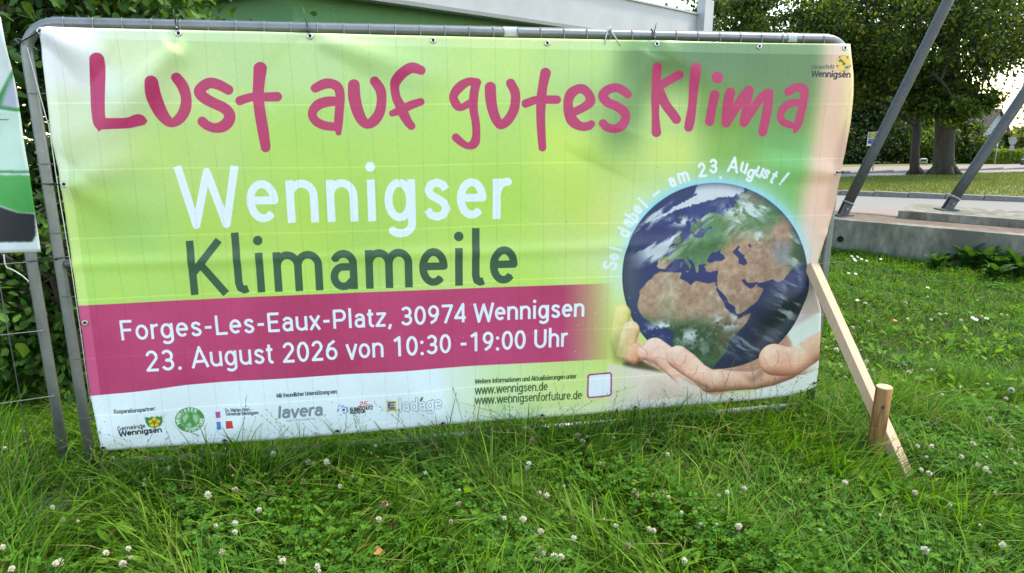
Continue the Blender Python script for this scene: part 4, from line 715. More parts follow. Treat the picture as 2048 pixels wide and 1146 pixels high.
tag(b2, 'weathered white, green and charcoal banner cut off by the left picture edge', 'banner')
def on2(px, py, ex=.006): s, z = plane_sz(px, py, .034, O2, A2, N2); return fpt(float(s), float(z), .034 + float(folds2(np.array([float(px)]), np.array([float(py)]))[0]) + ex, O2, A2, N2)
MB().tube([on2(8, 508), on2(10, 525), on2(13, 534), on2(30, 542), on2(45, 552), on2(57, 563)], .0025, 6).build('loose_string', white_string, None, True)
tag(bpy.data.objects['loose_string'], 'loose white string end dangling below the weathered left banner', 'string')

# ------------------------------------------------------------------ wooden brace and stake
batten_m = mat_noise('sawn_spruce', (.50, .33, .235), (.64, .46, .35), 7, .75, .25, 60, c3=(.50, .34, .24), s3=14, stretch=(9, 9, 1.2), bdist=.002)
pB = ground(1803, 944); sT, zT = plane_sz(1629, 548, .06); pT = fpt(float(sT), float(zT), .045)
dirv = (pT - pB); Lb = dirv.length; zax = dirv.normalized(); xax = Vector((.55, -.83, 0)); xax = (xax - zax * xax.dot(zax)).normalized(); yax = zax.cross(xax)
Mb = Matrix((xax, yax, zax)).transposed()
mb = MB(); mb.box((0, 0, 0), (.046, .066, Lb + .10), Mb, .003); br = mb.build('wooden_brace', batten_m); br.location = (pT + pB) / 2 + zax * .0 + Vector((.012, 0, 0))
tag(br, 'pale sawn timber batten leaning against the right end of the fence', 'batten')
stake_m = mat_noise('round_pine', (.20, .095, .026), (.33, .175, .058), 5, .7, .3, 40, c3=(.15, .07, .022), s3=9, stretch=(5, 5, .7), bdist=.003)
end_m = mat_noise('cut_end', (.52, .36, .20), (.64, .47, .29), 30, .8)
pS = ground(1748, 925); pS = Vector((pS.x - .028, pS.y - .035, 0)); e = empty('wooden_stake', pS, 'round brown pine stake driven into the lawn in front of the leaning batten', 'stake')
q = [pS + Vector((.002 * k, .003 * math.sin(k), -.08 + .10 * k)) for k in range(5)]; q[-1].z = .40
MB().tube(q, [.0375, .037, .0365, .036, .0355], 20).build('shaft', stake_m, e, True)
MB().tube([q[-1] + Vector((0, 0, .0005)), q[-1] + Vector((0, 0, .004))], [.0345, .033], 20).build('cut_top', end_m, e)
kb = MB(); kb.tube([(0, 0, 0), (0, -.0015, 0)], [.009, .006], 12); k = kb.build('knot', mat_plain('knot', (.07, .035, .016), .7), e); k.matrix_parent_inverse = Matrix.Identity(4); k.location = (-.004, -.0365, .315)

# ------------------------------------------------------------------ terrace walls and slanting posts
conc = mat_noise('terrace_concrete', (.085, .078, .064), (.30, .28, .24), 9, .95, .9, 38, c3=(.125, .115, .095), s3=2.4, stretch=(1, 1, .45), bdist=.006)
dirt = mat_noise('terrace_dirt', (.10, .065, .05), (.19, .13, .105), 9, .98, .6, 60, c3=(.15, .125, .10), s3=3, bdist=.01)
w0, w1 = ground(1690, 509), ground(2048, 550); wd = (w1 - w0).normalized(); wn_ = Vector((-wd.y, wd.x, 0))
if wn_.y < 0: wn_ = -wn_
A0 = w0 - wd * 1.3; A1 = w1 + wd * 4.0; WH = .402; WD = .74
e = empty('terrace_wall', A0, 'long low weathered concrete terrace wall with drain holes behind the right lawn', 'wall')
def wall_prism(p, q, depth, z0, z1, name, mat, par, inset=0.0):
    a, b = p + wn_ * inset, q + wn_ * inset; c, d = b + wn_ * depth, a + wn_ * depth
    m = MB(); m.prism([(v.x, v.y) for v in (a, b, c, d)], z0, z1); return m.build(name, mat, par)
wall_prism(A0, A1, .165, -.2, WH, 'wall_face', conc, e)
wall_prism(A0 + wd * .02, A1, WD - .175, -.2, WH - .012, 'earth_fill', dirt, e, .17)
wall_prism(A0, A1, .12, -.2, WH - .006, 'back_face', conc, e, WD)
hm = mat_plain('drain_rust', (.05, .028, .02), .9)
for px, py in ((1681, 478), (1969, 513)):
    t = (ground(px, py) - w0).dot(wd)
    d = ray(px, py); den = d.dot(wn_); tt = (w0 - Vector((0, 0, CAMH))).dot(wn_) / den; p = Vector((0, 0, CAMH)) + d * tt
    MB().tube([p - wn_ * .012, p + wn_ * .02], [.036, .036], 18, cap=False).build('drain_ring', hm, e, True)
    MB().tube([p - wn_ * .004, p + wn_ * .0], .035, 18).build('drain_opening', mat_plain('drain_dark', (.012, .011, .01), .9), e)
s0 = at(1797, 421, 8.40); zS = s0.z; S0 = Vector((s0.x, s0.y, 0)); e2 = empty('terrace_block', S0, 'raised concrete slab on top of the terrace wall at the right edge', 'slab')
wall_prism(S0, S0 + wd * 5.5, .85, -.1, zS, 'slab_body', conc, e2)
pole_m = mat_noise('dark_galvanised', (.062, .066, .07), (.105, .11, .115), 16, .55, .25, 90, metallic=.35, c3=(.09, .085, .08), s3=5, bdist=.002)
def slant_post(pb, pt_, label):
    e = empty('slanting_post', pb, label, 'post', 'slanting steel posts on the terrace'); d = (pt_ - pb); u = d.normalized()
    pts = [pb + u * (.16 + k * (d.length * 1.25 - .16) / 4) for k in range(5)]
    MB().tube(pts, .060, 20).build('shaft', pole_m, e, True)
    MB().tube([pb + u * .15, pb + u * .175], .068, 20).build('collar', galv, e, True)
    M = Matrix((Vector((1, 0, 0)), u.cross(Vector((1, 0, 0))).normalized(), u)).transposed()
    for k in (-.034, .034): MB().box(pb + u * .08 + Vector((0, k, 0)), (.11, .014, .17), M, .003).build('bracket_plate', pole_m, e)
    MB().tube([pb + u * .09 + Vector((0, -.06, 0)), pb + u * .09 + Vector((0, .06, 0))], .014, 8).build('bolt', galv, e)
    MB().box(pb + Vector((0, 0, .008)), (.2, .2, .016), None, .003).build('base_plate', pole_m, e)
b1 = at(1684, 432, 8.62); b1.z = WH - .012; slant_post(b1, at(1897, 0, 8.75), 'dark slanting steel post with its foot behind the banner edge')
b3 = at(1893, 417, 8.45); b3.z = zS; slant_post(b3, at(2048, 188, 8.55), 'dark slanting steel post with its foot on the raised slab, at the right picture edge')

# ------------------------------------------------------------------ green building with pale roof fascia
gw = mat_noise('green_roughcast', (.115, .28, .14), (.155, .35, .18), 30, .95, 1.0, 130, c3=(.13, .31, .155), s3=2, bdist=.012)
fas = mat_noise('pale_fascia', (.34, .34, .37), (.40, .40, .43), 2, .5, .05, 30, spec=.4, bdist=.002); trim = mat_plain('grey_trim', (.20, .20, .205), .5)
bc = at(585, 40, 8.0); bc = Vector((bc.x, bc.y, 0)); rd = Vector((math.sin(math.radians(41)), math.cos(math.radians(41)), 0)); ld = Vector((-math.sin(math.radians(49)), math.cos(math.radians(49)), 0))
e = empty('green_building', bc, 'green roughcast building with a broad pale roof fascia behind the banner', 'building')
soff = at(790, 0, 8.0)
def hit(px, py, p, nrm): d = ray(px, py); return Vector((0, 0, CAMH)) + d * ((p - Vector((0, 0, CAMH))).dot(nrm) / d.dot(nrm))
ov = .35; nR = Vector((rd.y, -rd.x, 0)); nL = Vector((-ld.y, ld.x, 0))
if nL.y > 0: nL = -nL
fp = bc + nR * ov
zl = hit(1100, 44, fp, nR).z; zu = hit(1340, 18.5, fp, nR).z; endp = hit(1434, 50, fp, nR); RL = (endp - fp).dot(rd) - .2
m = MB(); c1 = bc; c2 = bc + rd * (RL - .35); c4 = bc + ld * 5.0; c3 = c2 + ld * 5.0
m.prism([(v.x, v.y) for v in (c1, c2, c3, c4)], -1.2, zl + .25); m.build('wall', gw, e)
def slab(p, q, nrm, th, z0, z1, name, mat):
    a, b = p + nrm * th, q + nrm * th; mm = MB(); mm.prism([(v.x, v.y) for v in (p, a, b, q)], z0, z1); return mm.build(name, mat, e)
cR = bc + nR * ov + nL * ov * 1.0
kcorner = bc + nR * ov + nL * ov
slab(kcorner - nR * .12, bc + rd * RL + nR * (ov - .12), nR, .12, zl, zu, 'roof_fascia', fas)
slab(kcorner - nR * .12 - nL * .12, bc + ld * 5.3 + nL * (ov - .12), nL, .12, zl + .002, zu - .003, 'roof_fascia', fas)
slab(kcorner - nR * .13 - nL * .05, bc + rd * (RL - .02) + nR * (ov - .13), nR, .16, zl - .05, zl - .003, 'fascia_drip_edge', trim)
slab(kcorner - nR * .13, bc + rd * (RL + .01) + nR * (ov - .13), nR, .17, zu + .003, zu + .035, 'roof_edge_strip', fas)
mm = MB(); mm.prism([(v.x, v.y) for v in (bc + nR * (ov - .13) + nL * (ov - .13), bc + rd * (RL - .02) + nR * (ov - .13), bc + rd * (RL - .02) + ld * 5.2, bc + ld * 5.2 + nL * (ov - .14))], zl + .12, zu - .03); mm.build('roof_deck', trim, e)
ep = hit(1402, 40, fp, nR); ek = (ep - fp).dot(rd)
pbox = MB(); pc = bc + rd * ek + nR * (ov + .08); pbox.box((pc.x, pc.y, (zl + zu) / 2 + .02), (.36, .16, zu - zl + .5), Matrix.Rotation(math.atan2(rd.y, rd.x), 3, 'Z'), .01); pbox.build('fascia_end_box', fas, e)

# ------------------------------------------------------------------ street things beyond: signs, railing, bollard, houses
whitep = mat_plain('white_sign', (.62, .64, .66), .4); bluep = mat_plain('blue_sign', (.035, .05, .30), .4); yell = mat_plain('yellow_sign', (.62, .56, .05), .4); greenp = mat_plain('green_sign', (.03, .22, .06), .4); greyp = mat_plain('grey_post', (.34, .36, .38), .5, .4); signback = mat_plain('sign_back', (.24, .25, .26), .5, .3)
def stop_sign(px0, px1, ytop, ybot, ybase, label):
    g = gs((px0 + px1) / 2, ybase); Yd = g.y; a = at(px0, ytop, Yd); b = at(px1, ybot, Yd); e = empty('bus_stop_sign', g, label, 'sign', 'bus stop signs')
    w, h = b.x - a.x, a.z - b.z; cx, cz = (a.x + b.x) / 2, (a.z + b.z) / 2; y = Yd
    MB().tube([(b.x + .03, y, g.z), (b.x + .03, y, a.z + .02)], .03, 10).build('post', greyp, e, True)
    MB().box((cx, y - .04, cz), (w, .03, h), None, .004).build('panel', whitep, e)
    MB().tube([(cx, y - .0565, cz + h * .27), (cx, y - .062, cz + h * .27)], w * .36, 24).build('yellow_disc', yell, e); MB().tube([(cx, y - .063, cz + h * .27), (cx, y - .066, cz + h * .27)], w * .30, 24).build('green_ring', greenp, e); MB().tube([(cx, y - .067, cz + h * .27), (cx, y - .070, cz + h * .27)], w * .24, 24).build('yellow_centre', yell, e)
    hh = MB(); q = w * .10
    for dx in (-q, q): hh.box((cx + dx, y - .073, cz + h * .27), (q * .55, .004, q * 3))
    hh.box((cx, y - .0735, cz + h * .27), (q * 1.6, .004, q * .6)); hh.build('letter_h', greenp, e)
    MB().box((cx, y - .0555, cz + h * .27), (w * .92, .006, h * .40)).build('blue_field', bluep, e); MB().box((cx, y - .058, cz - h * .04), (w * .9, .006, h * .10)).build('blue_field', bluep, e); MB().box((cx, y - .058, cz - h * .22), (w * .9, .006, h * .22)).build('blue_field', bluep, e)
stop_sign(1736, 1750, 264, 292, 344, 'blue and white bus stop sign on a thin post in front of dark shrubs')
stop_sign(1984, 1994, 272, 291, 331, 'blue and white bus stop sign on a pale post near the grey house')
g = gs(1846, 331); e = empty('tubular_railing', g, 'small pale tubular railing between the two tree trunks', 'railing')
l, r_ = at(1840, 318, g.y), at(1854, 318, g.y)
MB().tube([(l.x, g.y, g.z), (l.x, g.y, l.z - .05), (l.x + .05, g.y, l.z), (r_.x - .05, g.y, l.z), (r_.x, g.y, l.z - .05), (r_.x, g.y, g.z)], .045, 8).build('hoop', greyp, e, True); MB().tube([(l.x, g.y, (l.z + g.z) * .5), (r_.x, g.y, (l.z + g.z) * .5)], .035, 8).build('crossbar', greyp, e, True)
g = gs(2017, 329); e = empty('round_road_sign', g, 'round road sign seen from behind beside the clipped hedge', 'sign'); z1 = at(2017, 280, g.y).z
MB().tube([(g.x, g.y, g.z), (g.x, g.y, z1 + .1)], .035, 8).build('post', greyp, e, True); MB().tube([(g.x, g.y - .05, z1 - .05), (g.x, g.y - .035, z1 - .05)], .26, 24).build('disc', signback, e); MB().box((g.x, g.y - .045, z1 - .5), (.3, .012, .3), None, .003).build('small_plate', signback, e)
g = gs(2044, 332); e = empty('bollard', g, 'dark bollard at the far right beside the clipped hedge', 'bollard'); MB().tube([g, g + Vector((0, 0, .5)), g + Vector((0, 0, .56))], [.09, .09, .06], 14).build('shaft', pole_m, e, True); MB().tube([g + Vector((0, 0, .38)), g + Vector((0, 0, .43))], .094, 14).build('reflective_band', whitep, e, True)
rendm = mat_noise('grey_render', (.44, .46, .48), (.52, .53, .55), 3, .9); roofm = mat_noise('brown_tiles', (.13, .085, .07), (.20, .14, .12), 8, .9, .6, 30, bdist=.05); glassm = mat_plain('window_glass', (.05, .06, .07), .1); wframe = mat_plain('window_frame', (.72, .72, .72), .5)
def house(px, Yd, whalf, yeave, yridge, dpt, label, rot=0, wins=()):
    """px: gable centre; whalf, yeave, yridge and windows (x, y, w, h) measured in the photograph at distance Yd"""
    mpp = at(px + 1, 270, Yd).x - at(px, 270, Yd).x; g = at(px, 270, Yd); zg = gz(Yd) - .5; w = 2 * whalf * mpp; eave = at(px, yeave, Yd).z - zg; ridge = at(px, yridge, Yd).z - zg
    e = empty('house', (g.x, g.y, zg), label, 'house', 'houses beyond the road'); R = Matrix.Rotation(rot, 3, 'Z'); T = lambda v: R @ Vector(v) + Vector((g.x, g.y, zg))
    m = MB(); m.add([T(v) for v in [(-w / 2, 0, 0), (w / 2, 0, 0), (w / 2, 0, eave), (0, 0, ridge), (-w / 2, 0, eave), (-w / 2, dpt, 0), (w / 2, dpt, 0), (w / 2, dpt, eave), (0, dpt, ridge), (-w / 2, dpt, eave)]], [(0, 1, 2, 3, 4), (9, 8, 7, 6, 5), (0, 4, 9, 5), (1, 6, 7, 2), (0, 5, 6, 1), (2, 7, 8, 3), (3, 8, 9, 4)]); m.build('wall', rendm, e)
    for sg in (-1, 1):
        sl = (ridge - eave) / (w / 2); x1 = w / 2 + .4; z1 = eave - .4 * sl
        m = MB(); m.add([T(v) for v in [(0, -.35, ridge + .05), (sg * x1, -.35, z1 + .05), (sg * x1, dpt + .3, z1 + .05), (0, dpt + .3, ridge + .05), (0, -.35, ridge + .25), (sg * x1, -.35, z1 + .25), (sg * x1, dpt + .3, z1 + .25), (0, dpt + .3, ridge + .25)]], [(0, 1, 2, 3), (7, 6, 5, 4), (0, 4, 5, 1), (1, 5, 6, 2), (2, 6, 7, 3), (3, 7, 4, 0)]); m.build('roof', roofm, e)
    for (wx, wy, ww, wh_) in wins:
        x = (wx - px) * mpp; z = at(px, wy, Yd).z - zg; ww *= mpp; hh = wh_ * mpp
        m = MB(); m.box(T((x, -.03, z)), (ww + .2, .12, hh + .2), R); f = m.build('window', wframe, e); m = MB()
        m.box(T((x, -.10, z)), (ww * .8, .03, hh * .85), R); m.build('pane', glassm, f)
house(1990, 75, 40, 288, 222, 11, 'light grey house with a steep gable and two narrow white windows', .05, [(1999, 271, 6, 15), (2010, 271, 6, 15), (1978, 290, 9, 12)])
house(2075, 90, 60, 285, 240, 12, 'house with a brown tiled roof at the right picture edge', -1.2, [(2075, 292, 12, 12)])
# ------------------------------------------------------------------ vegetation
RG = np.random.default_rng(11)
leaf_m = mat_leaf('foliage', .42, .5, spec=.22); clover_m = mat_leaf('clover_foliage', .4, .75, spec=.08); grass_m = mat_leaf('grass_blades', .42, .6, spec=.16, tcol=(1.3, 1.3, .5)); bark = mat_noise('bark', (.022, .017, .013), (.07, .054, .042), 7, .95, 1.0, 26, stretch=(1, 1, .25), c3=(.05, .046, .038), s3=3, bdist=.05); stem_m = mat_plain('green_stem', (.06, .10, .03), .7); twig_m = mat_plain('twig_bark', (.05, .038, .028), .9)
def unit(v): return v / np.maximum(np.linalg.norm(v, axis=-1, keepdims=True), 1e-9)
def blades(pos, L, W, col, lean, bend, az, segs=3, tipw=.12):
    n = len(pos); t = np.linspace(0, 1, segs + 1)[None, :, None]; d = np.stack([np.cos(az), np.sin(az)], -1)[:, None, :]
    hor = (lean[:, None, None] * t + bend[:, None, None] * t ** 2.2) * L[:, None, None]
    z = L[:, None, None] * (t - .38 * (lean[:, None, None] * .6 + bend[:, None, None]).clip(0, 1.6) * t ** 2)
    p = np.concatenate([pos[:, None, :2] + d * hor, pos[:, None, 2:3] + z], -1)
    wa = az + np.pi / 2 + RG.normal(0, .5, n); wv = np.stack([np.cos(wa), np.sin(wa), RG.normal(0, .15, n)], -1)[:, None, :]
    ww = W[:, None, None] * np.where(t < .4, .75 + .6 * t, (1 - (t - .4) / .6 * (1 - tipw)) * 1.0)
    V = np.stack([p - wv * ww / 2, p + wv * ww / 2], 2).reshape(-1, 3)
    k = 2 * (segs + 1); b = (np.arange(n) * k)[:, None, None]; j = np.arange(segs)[None, :, None] * 2
    F = (b + j + np.array([0, 1, 3, 2])[None, None, :]).reshape(-1, 4)
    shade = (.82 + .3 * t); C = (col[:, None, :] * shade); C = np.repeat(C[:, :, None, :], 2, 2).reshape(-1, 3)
    return V, F, C
GP = np.array([(.10, .235, .02), (.078, .195, .016), (.14, .29, .028), (.05, .13, .013), (.10, .22, .045), (.20, .32, .04)])
STRAW = np.array([.33, .27, .13])
def wall_side(x, y): return (x - w0.x) * wn_.x + (y - w0.y) * wn_.y      # <0 in front of the terrace wall
def plane_d(x, y): return (x - FO[0]) * FN[0] + (y - FO[1]) * FN[1]
def off_foot(x, y):
    c, s_ = math.cos(-ang), math.sin(-ang); X = (x + 1.95) * c - (y - 2.82) * s_; Y = (x + 1.95) * s_ + (y - 2.82) * c
    return ~((np.abs(X) < .09) & (Y < -.12) & (Y > -.34) & (RG.random(np.shape(x)) < .8)) & ~((np.abs(x - pB.x - .01) < .07) & (np.abs(y - pB.y + .05) < .13) & (RG.random(np.shape(x)) < .85))
def scatter(n, x0, x1, y0, y1, wide=.80, extra=.25):
    x = RG.uniform(x0, x1, n); y = RG.uniform(y0, y1, n); k = (np.abs(x) < wide * y + extra) & (wall_side(x, y) < -.02) & off_foot(x, y); return x[k], y[k]
clump = lambda x, y, f, ph: .5 + .25 * np.sin(x * f + ph) * np.cos(y * f * 1.13 + ph * 2) + .25 * np.sin(x * f * 2.3 + y * f * 1.9 + ph)
VS, FS, CS, base = [], [], [], 0
def put(v, f, c):
    global base
    VS.append(v); FS.append(f + base); CS.append(c); base += len(v)
def grass(n, box, Lr, Wr, tall=False, straw=.03, wide=.80):
    x, y = scatter(n, *box, wide=wide); m = len(x); pd = plane_d(x, y)
    near = np.exp(-((pd - .12) / .30) ** 2) * ((x > -2.4) & (x < 2.2))
    cl = clump(x, y, 5.0, 1.0); L = RG.uniform(*Lr, m) * (.65 + .7 * cl) * (1 + .6 * near * RG.random(m)); W = RG.uniform(*Wr, m)
    q = clump(x, y, 2.2, 4.0)
    ci = np.clip((q * 3.2 + RG.normal(1.2, 1.2, m)), 0, 5).astype(int); col = GP[ci] * RG.uniform(.75, 1.25, (m, 1)); st = RG.random(m) < straw; col[st] = STRAW * RG.uniform(.6, 1.1, (st.sum(), 1))
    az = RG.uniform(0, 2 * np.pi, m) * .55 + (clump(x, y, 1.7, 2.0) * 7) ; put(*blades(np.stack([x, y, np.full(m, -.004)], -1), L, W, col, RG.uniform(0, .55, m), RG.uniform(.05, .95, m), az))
grass(105000, (-3.6, 3.4, 1.7, 4.2), (.06, .155), (.0028, .0055))
grass(6500, (-2.6, 2.4, 2.2, 3.9), (.12, .23), (.0045, .0085), straw=.05)
grass(95000, (1.2, 8.0, 3.6, 10.2), (.045, .10), (.005, .010), straw=.02)
grass(16000, (-5.5, -1.4, 3.0, 5.0), (.12, .30), (.005, .009), wide=.95)
grass(9000, (-3.0, 3.0, 1.8, 3.6), (.12, .24), (.007, .012), straw=.06)
grass(5000, (-1.8, 1.8, 3.3, 4.6), (.08, .22), (.005, .008))
k = 9000; t = RG.random(k); off = RG.uniform(-.30, -.01, k) * RG.random(k)      # tufts at the foot of the terrace wall
p = np.array([[A0.x, A0.y]]) + np.outer(t * 6.3, [wd.x, wd.y]) + np.outer(off, [wn_.x, wn_.y]); m = k
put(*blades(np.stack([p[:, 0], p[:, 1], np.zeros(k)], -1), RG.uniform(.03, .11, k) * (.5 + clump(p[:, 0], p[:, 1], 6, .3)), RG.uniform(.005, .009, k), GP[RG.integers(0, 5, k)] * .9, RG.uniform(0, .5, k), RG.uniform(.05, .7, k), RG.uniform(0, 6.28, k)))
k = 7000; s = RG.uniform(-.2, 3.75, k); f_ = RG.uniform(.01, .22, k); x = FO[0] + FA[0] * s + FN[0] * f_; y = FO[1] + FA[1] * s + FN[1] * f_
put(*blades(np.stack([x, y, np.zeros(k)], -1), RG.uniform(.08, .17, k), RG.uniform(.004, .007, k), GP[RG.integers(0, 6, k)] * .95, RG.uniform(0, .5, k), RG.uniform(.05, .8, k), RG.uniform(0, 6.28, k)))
k = 5200; i0 = np.array([r1f[0].x, r1f[0].y]); i1 = np.array([r1f[1].x, r1f[1].y])
go = link('grass', np_mesh('grass', np.concatenate(VS), np.concatenate(FS), grass_m, np.concatenate(CS))); tag(go, 'dense green lawn grass around and in front of the fence', 'grass', kind='stuff')
# grass on the island, coarser
VS, FS, CS, base = [], [], [], 0
k = 60000; u = RG.uniform(.02, .95, k); v = RG.random(k)
P0 = np.array([r1f[0].x, r1f[0].y]); P1 = np.array([r1f[1].x, r1f[1].y]); Q0 = np.array([isl_f[0].x, isl_f[0].y]); Q1 = np.array([isl_f[1].x, isl_f[1].y])
pp = (P0 + np.outer(u, P1 - P0)) * (1 - v[:, None]) + (Q0 + np.outer(u, Q1 - Q0)) * v[:, None]
kk = (np.abs(pp[:, 0]) < .8 * pp[:, 1]) & (pp[:, 0] > .3 * pp[:, 1]); pp = pp[kk]; k = len(pp)
col = np.array([(.125, .165, .035), (.16, .185, .05), (.10, .15, .03), (.20, .19, .075)])[np.clip((clump(pp[:, 0], pp[:, 1], 1.3, 3) * 3 + RG.normal(0, .8, k)), 0, 3).astype(int)]
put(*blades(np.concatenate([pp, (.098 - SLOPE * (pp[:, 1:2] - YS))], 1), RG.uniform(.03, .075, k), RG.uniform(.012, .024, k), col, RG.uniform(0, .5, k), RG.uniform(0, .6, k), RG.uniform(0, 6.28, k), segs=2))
go = link('island_grass', np_mesh('island_grass', np.concatenate(VS), np.concatenate(FS), grass_m, np.concatenate(CS))); tag(go, 'short yellowish mown grass on the traffic island', 'grass', kind='stuff')
# clover leaves: three notched leaflets on a thin stalk
def leaflets(c, dirv, nrm, ln, wd_, col, fold=.25, notch=.12):
    """two quads per leaf folded along the midrib"""
    d = unit(dirv); n = unit(nrm - d * (nrm * d).sum(-1, keepdims=True)); s_ = np.cross(d, n); ln = ln[:, None]; wd_ = wd_[:, None]
    b = c; tip = c + d * ln * (1 - notch); ml = c + d * ln * .5 + s_ * wd_ * .5 + n * wd_ * fold * .5; mr = c + d * ln * .5 - s_ * wd_ * .5 + n * wd_ * fold * .5
    tl = c + d * ln * .94 + s_ * wd_ * .30 + n * wd_ * fold * .3; trr = c + d * ln * .94 - s_ * wd_ * .30 + n * wd_ * fold * .3
    V = np.stack([b, ml, tl, tip, trr, mr], 1).reshape(-1, 3); k = (np.arange(len(c)) * 6)[:, None, None]
    F = (k + np.array([[0, 3, 2, 1], [0, 5, 4, 3]])[None]).reshape(-1, 4); C = np.repeat(col[:, None, :], 6, 1); C[:, 3] *= 1.12; C[:, 0] *= 1.1; return V, F, C.reshape(-1, 3)
VS, FS, CS, base = [], [], [], 0
def clover(n, box, hr, size):
    x, y = scatter(n, *box); q = clump(x, y, 3.1, 7.0); k = q + RG.normal(0, .12, len(x)) > .42; x, y = x[k], y[k]; m = len(x)
    h = RG.uniform(*hr, m) * (.8 + .5 * clump(x, y, 4, 2)); c = np.stack([x, y, h], -1); up = unit(np.stack([RG.normal(0, .28, m), RG.normal(-.12, .28, m), np.ones(m)], -1)); a0 = RG.uniform(0, 6.28, m)
    cb = np.array([(.055, .165, .026), (.072, .20, .03), (.042, .13, .022), (.095, .235, .032)])[RG.integers(0, 4, m)] * RG.uniform(.85, 1.2, (m, 1))
    for k in range(3):
        a = a0 + k * 2.094; d = np.stack([np.cos(a), np.sin(a), RG.normal(.05, .15, m)], -1); r = RG.uniform(*size, m); put(*leaflets(c + unit(d) * .001, d, up, r, r * 1.02, cb))
    put(*blades(np.stack([x + RG.normal(0, .012, m), y + RG.normal(0, .012, m), np.zeros(m)], -1), h, np.full(m, .0022), np.tile([.07, .13, .03], (m, 1)), np.zeros(m), np.zeros(m), a0, segs=1, tipw=.9))
clover(19000, (-3.3, 3.2, 1.75, 3.6), (.05, .11), (.013, .022)); clover(9000, (1.4, 7, 3.2, 8.5), (.035, .07), (.014, .022)); clover(5000, (-4.5, -1.8, 3.0, 4.2), (.05, .14), (.014, .022))
x, y = scatter(9500, -3.3, 4.5, 1.75, 5.0); q = clump(x, y, 4.3, 9.0); kq = q + RG.normal(0, .15, len(x)) > .57; x, y = x[kq], y[kq]; m = len(x); a = RG.uniform(0, 6.28, m); Lw = RG.uniform(.03, .075, m)
put(*leaflets(np.stack([x, y, RG.uniform(.02, .085, m)], -1), np.stack([np.cos(a), np.sin(a), RG.uniform(.1, .9, m)], -1), np.stack([RG.normal(0, .3, m), RG.normal(-.2, .3, m), np.ones(m)], -1), Lw, Lw * RG.uniform(.35, .6, m), np.array([(.12, .26, .035), (.085, .21, .03), (.16, .30, .04)])[RG.integers(0, 3, m)] * RG.uniform(.8, 1.2, (m, 1)), .3, -.08))
go = link('clover_leaves', np_mesh('clover_leaves', np.concatenate(VS), np.concatenate(FS), clover_m, np.concatenate(CS))); tag(go, 'low clover leaves growing through the lawn', 'clover', kind='stuff')
# tall grass stalks with seed heads along the fence
VS, FS, CS, base = [], [], [], 0
n = 190; s = RG.uniform(-.1, 3.6, n); fr_ = RG.gamma(1.3, .12, n) + .05; x = FO[0] + FA[0] * s + FN[0] * fr_; y = FO[1] + FA[1] * s + FN[1] * fr_
az = RG.uniform(0, 6.28, n); L = RG.uniform(.22, .46, n); ln_ = RG.uniform(.0, .5, n); bd = RG.uniform(.0, .8, n); col = np.where(RG.random((n, 1)) < .5, STRAW[None] * .8, np.array([[.11, .17, .05]]))
bp_ = np.stack([x, y, np.zeros(n)], -1); put(*blades(bp_, L, np.full(n, .0024), col, ln_, bd, az, segs=6, tipw=.8))
for k in range(7):
    t = .62 + .38 * k / 6; d = np.stack([np.cos(az), np.sin(az)], -1); hor = (ln_ * t + bd * t ** 2.2) * L; z = L * (t - .38 * (ln_ * .6 + bd).clip(0, 1.6) * t * t)
    c = np.concatenate([bp_[:, :2] + d * hor[:, None], z[:, None]], 1); put(*leaflets(c, np.stack([np.cos(az + (k % 2) * 2 - 1), np.sin(az + (k % 2) * 2 - 1), np.full(n, 1.2)], -1), RG.normal(0, 1, (n, 3)), np.full(n, .014), np.full(n, .004), col * 1.05))
go = link('grass_stalks', np_mesh('grass_stalks', np.concatenate(VS), np.concatenate(FS), grass_m, np.concatenate(CS))); tag(go, 'thin seeding grass stalks rising in front of the banner', 'grass', kind='stuff')

# ------------------------------------------------------------------ flower heads in the lawn, one by one
petal_m = mat_leaf('petals', .25, .6, spec=.2, tcol=(1, 1, .95))
def clover_head(seed, brown):
    r = np.random.default_rng(seed); n = 46; i = np.arange(n) + .5; ph = np.arccos(1 - 1.75 * i / n); th = np.pi * (1 + 5 ** .5) * i
    d = np.stack([np.cos(th) * np.sin(ph), np.sin(th) * np.sin(ph), np.cos(ph)], -1); d[:, 2] -= np.where(d[:, 2] < -.1, .5, 0); d = unit(d + r.normal(0, .12, d.shape)); R = r.uniform(.008, .0105, n)
    top = np.array([.80, .78, .66]); low = np.array([.58, .44, .32]); mixv = np.clip((d[:, 2] * -1 + .1) * 1.1, 0, 1)[:, None]; col = top * (1 - mixv) + low * mixv
    if brown == 1: col = np.where(r.random((n, 1)) < .75, np.array([[.36, .21, .13]]), col)
    if brown == 2: col = np.tile([.22, .085, .05], (n, 1)) * r.uniform(.7, 1.3, (n, 1))
    V, F, C = leaflets(d * .0018, d, r.normal(0, 1, (n, 3)), R, np.full(n, .0042), col * r.uniform(.85, 1.1, (n, 1)), .5, .0)
    V2, F2, C2 = leaflets(d * .0018, d, r.normal(0, 1, (n, 3)), R * .9, np.full(n, .004), col * .92, .5, .0)
    return np_mesh('flower_head', np.concatenate([V, V2]), np.concatenate([F, F2 + len(V)]), petal_m, np.concatenate([C, C2]))
heads = [clover_head(k, 0) for k in range(4)] + [clover_head(9, 1), clover_head(10, 1), clover_head(12, 2)]
stem_me = MB().tube([(0, 0, -.13), (.004, .002, -.06), (0, 0, -.002)], .0011, 5).mesh('stem', stem_m)
def V_(ox, oy, sc, L): return [(ox + q[0] / sc, oy + q[1] / sc, q[2] if len(q) > 2 else 0) for q in L]
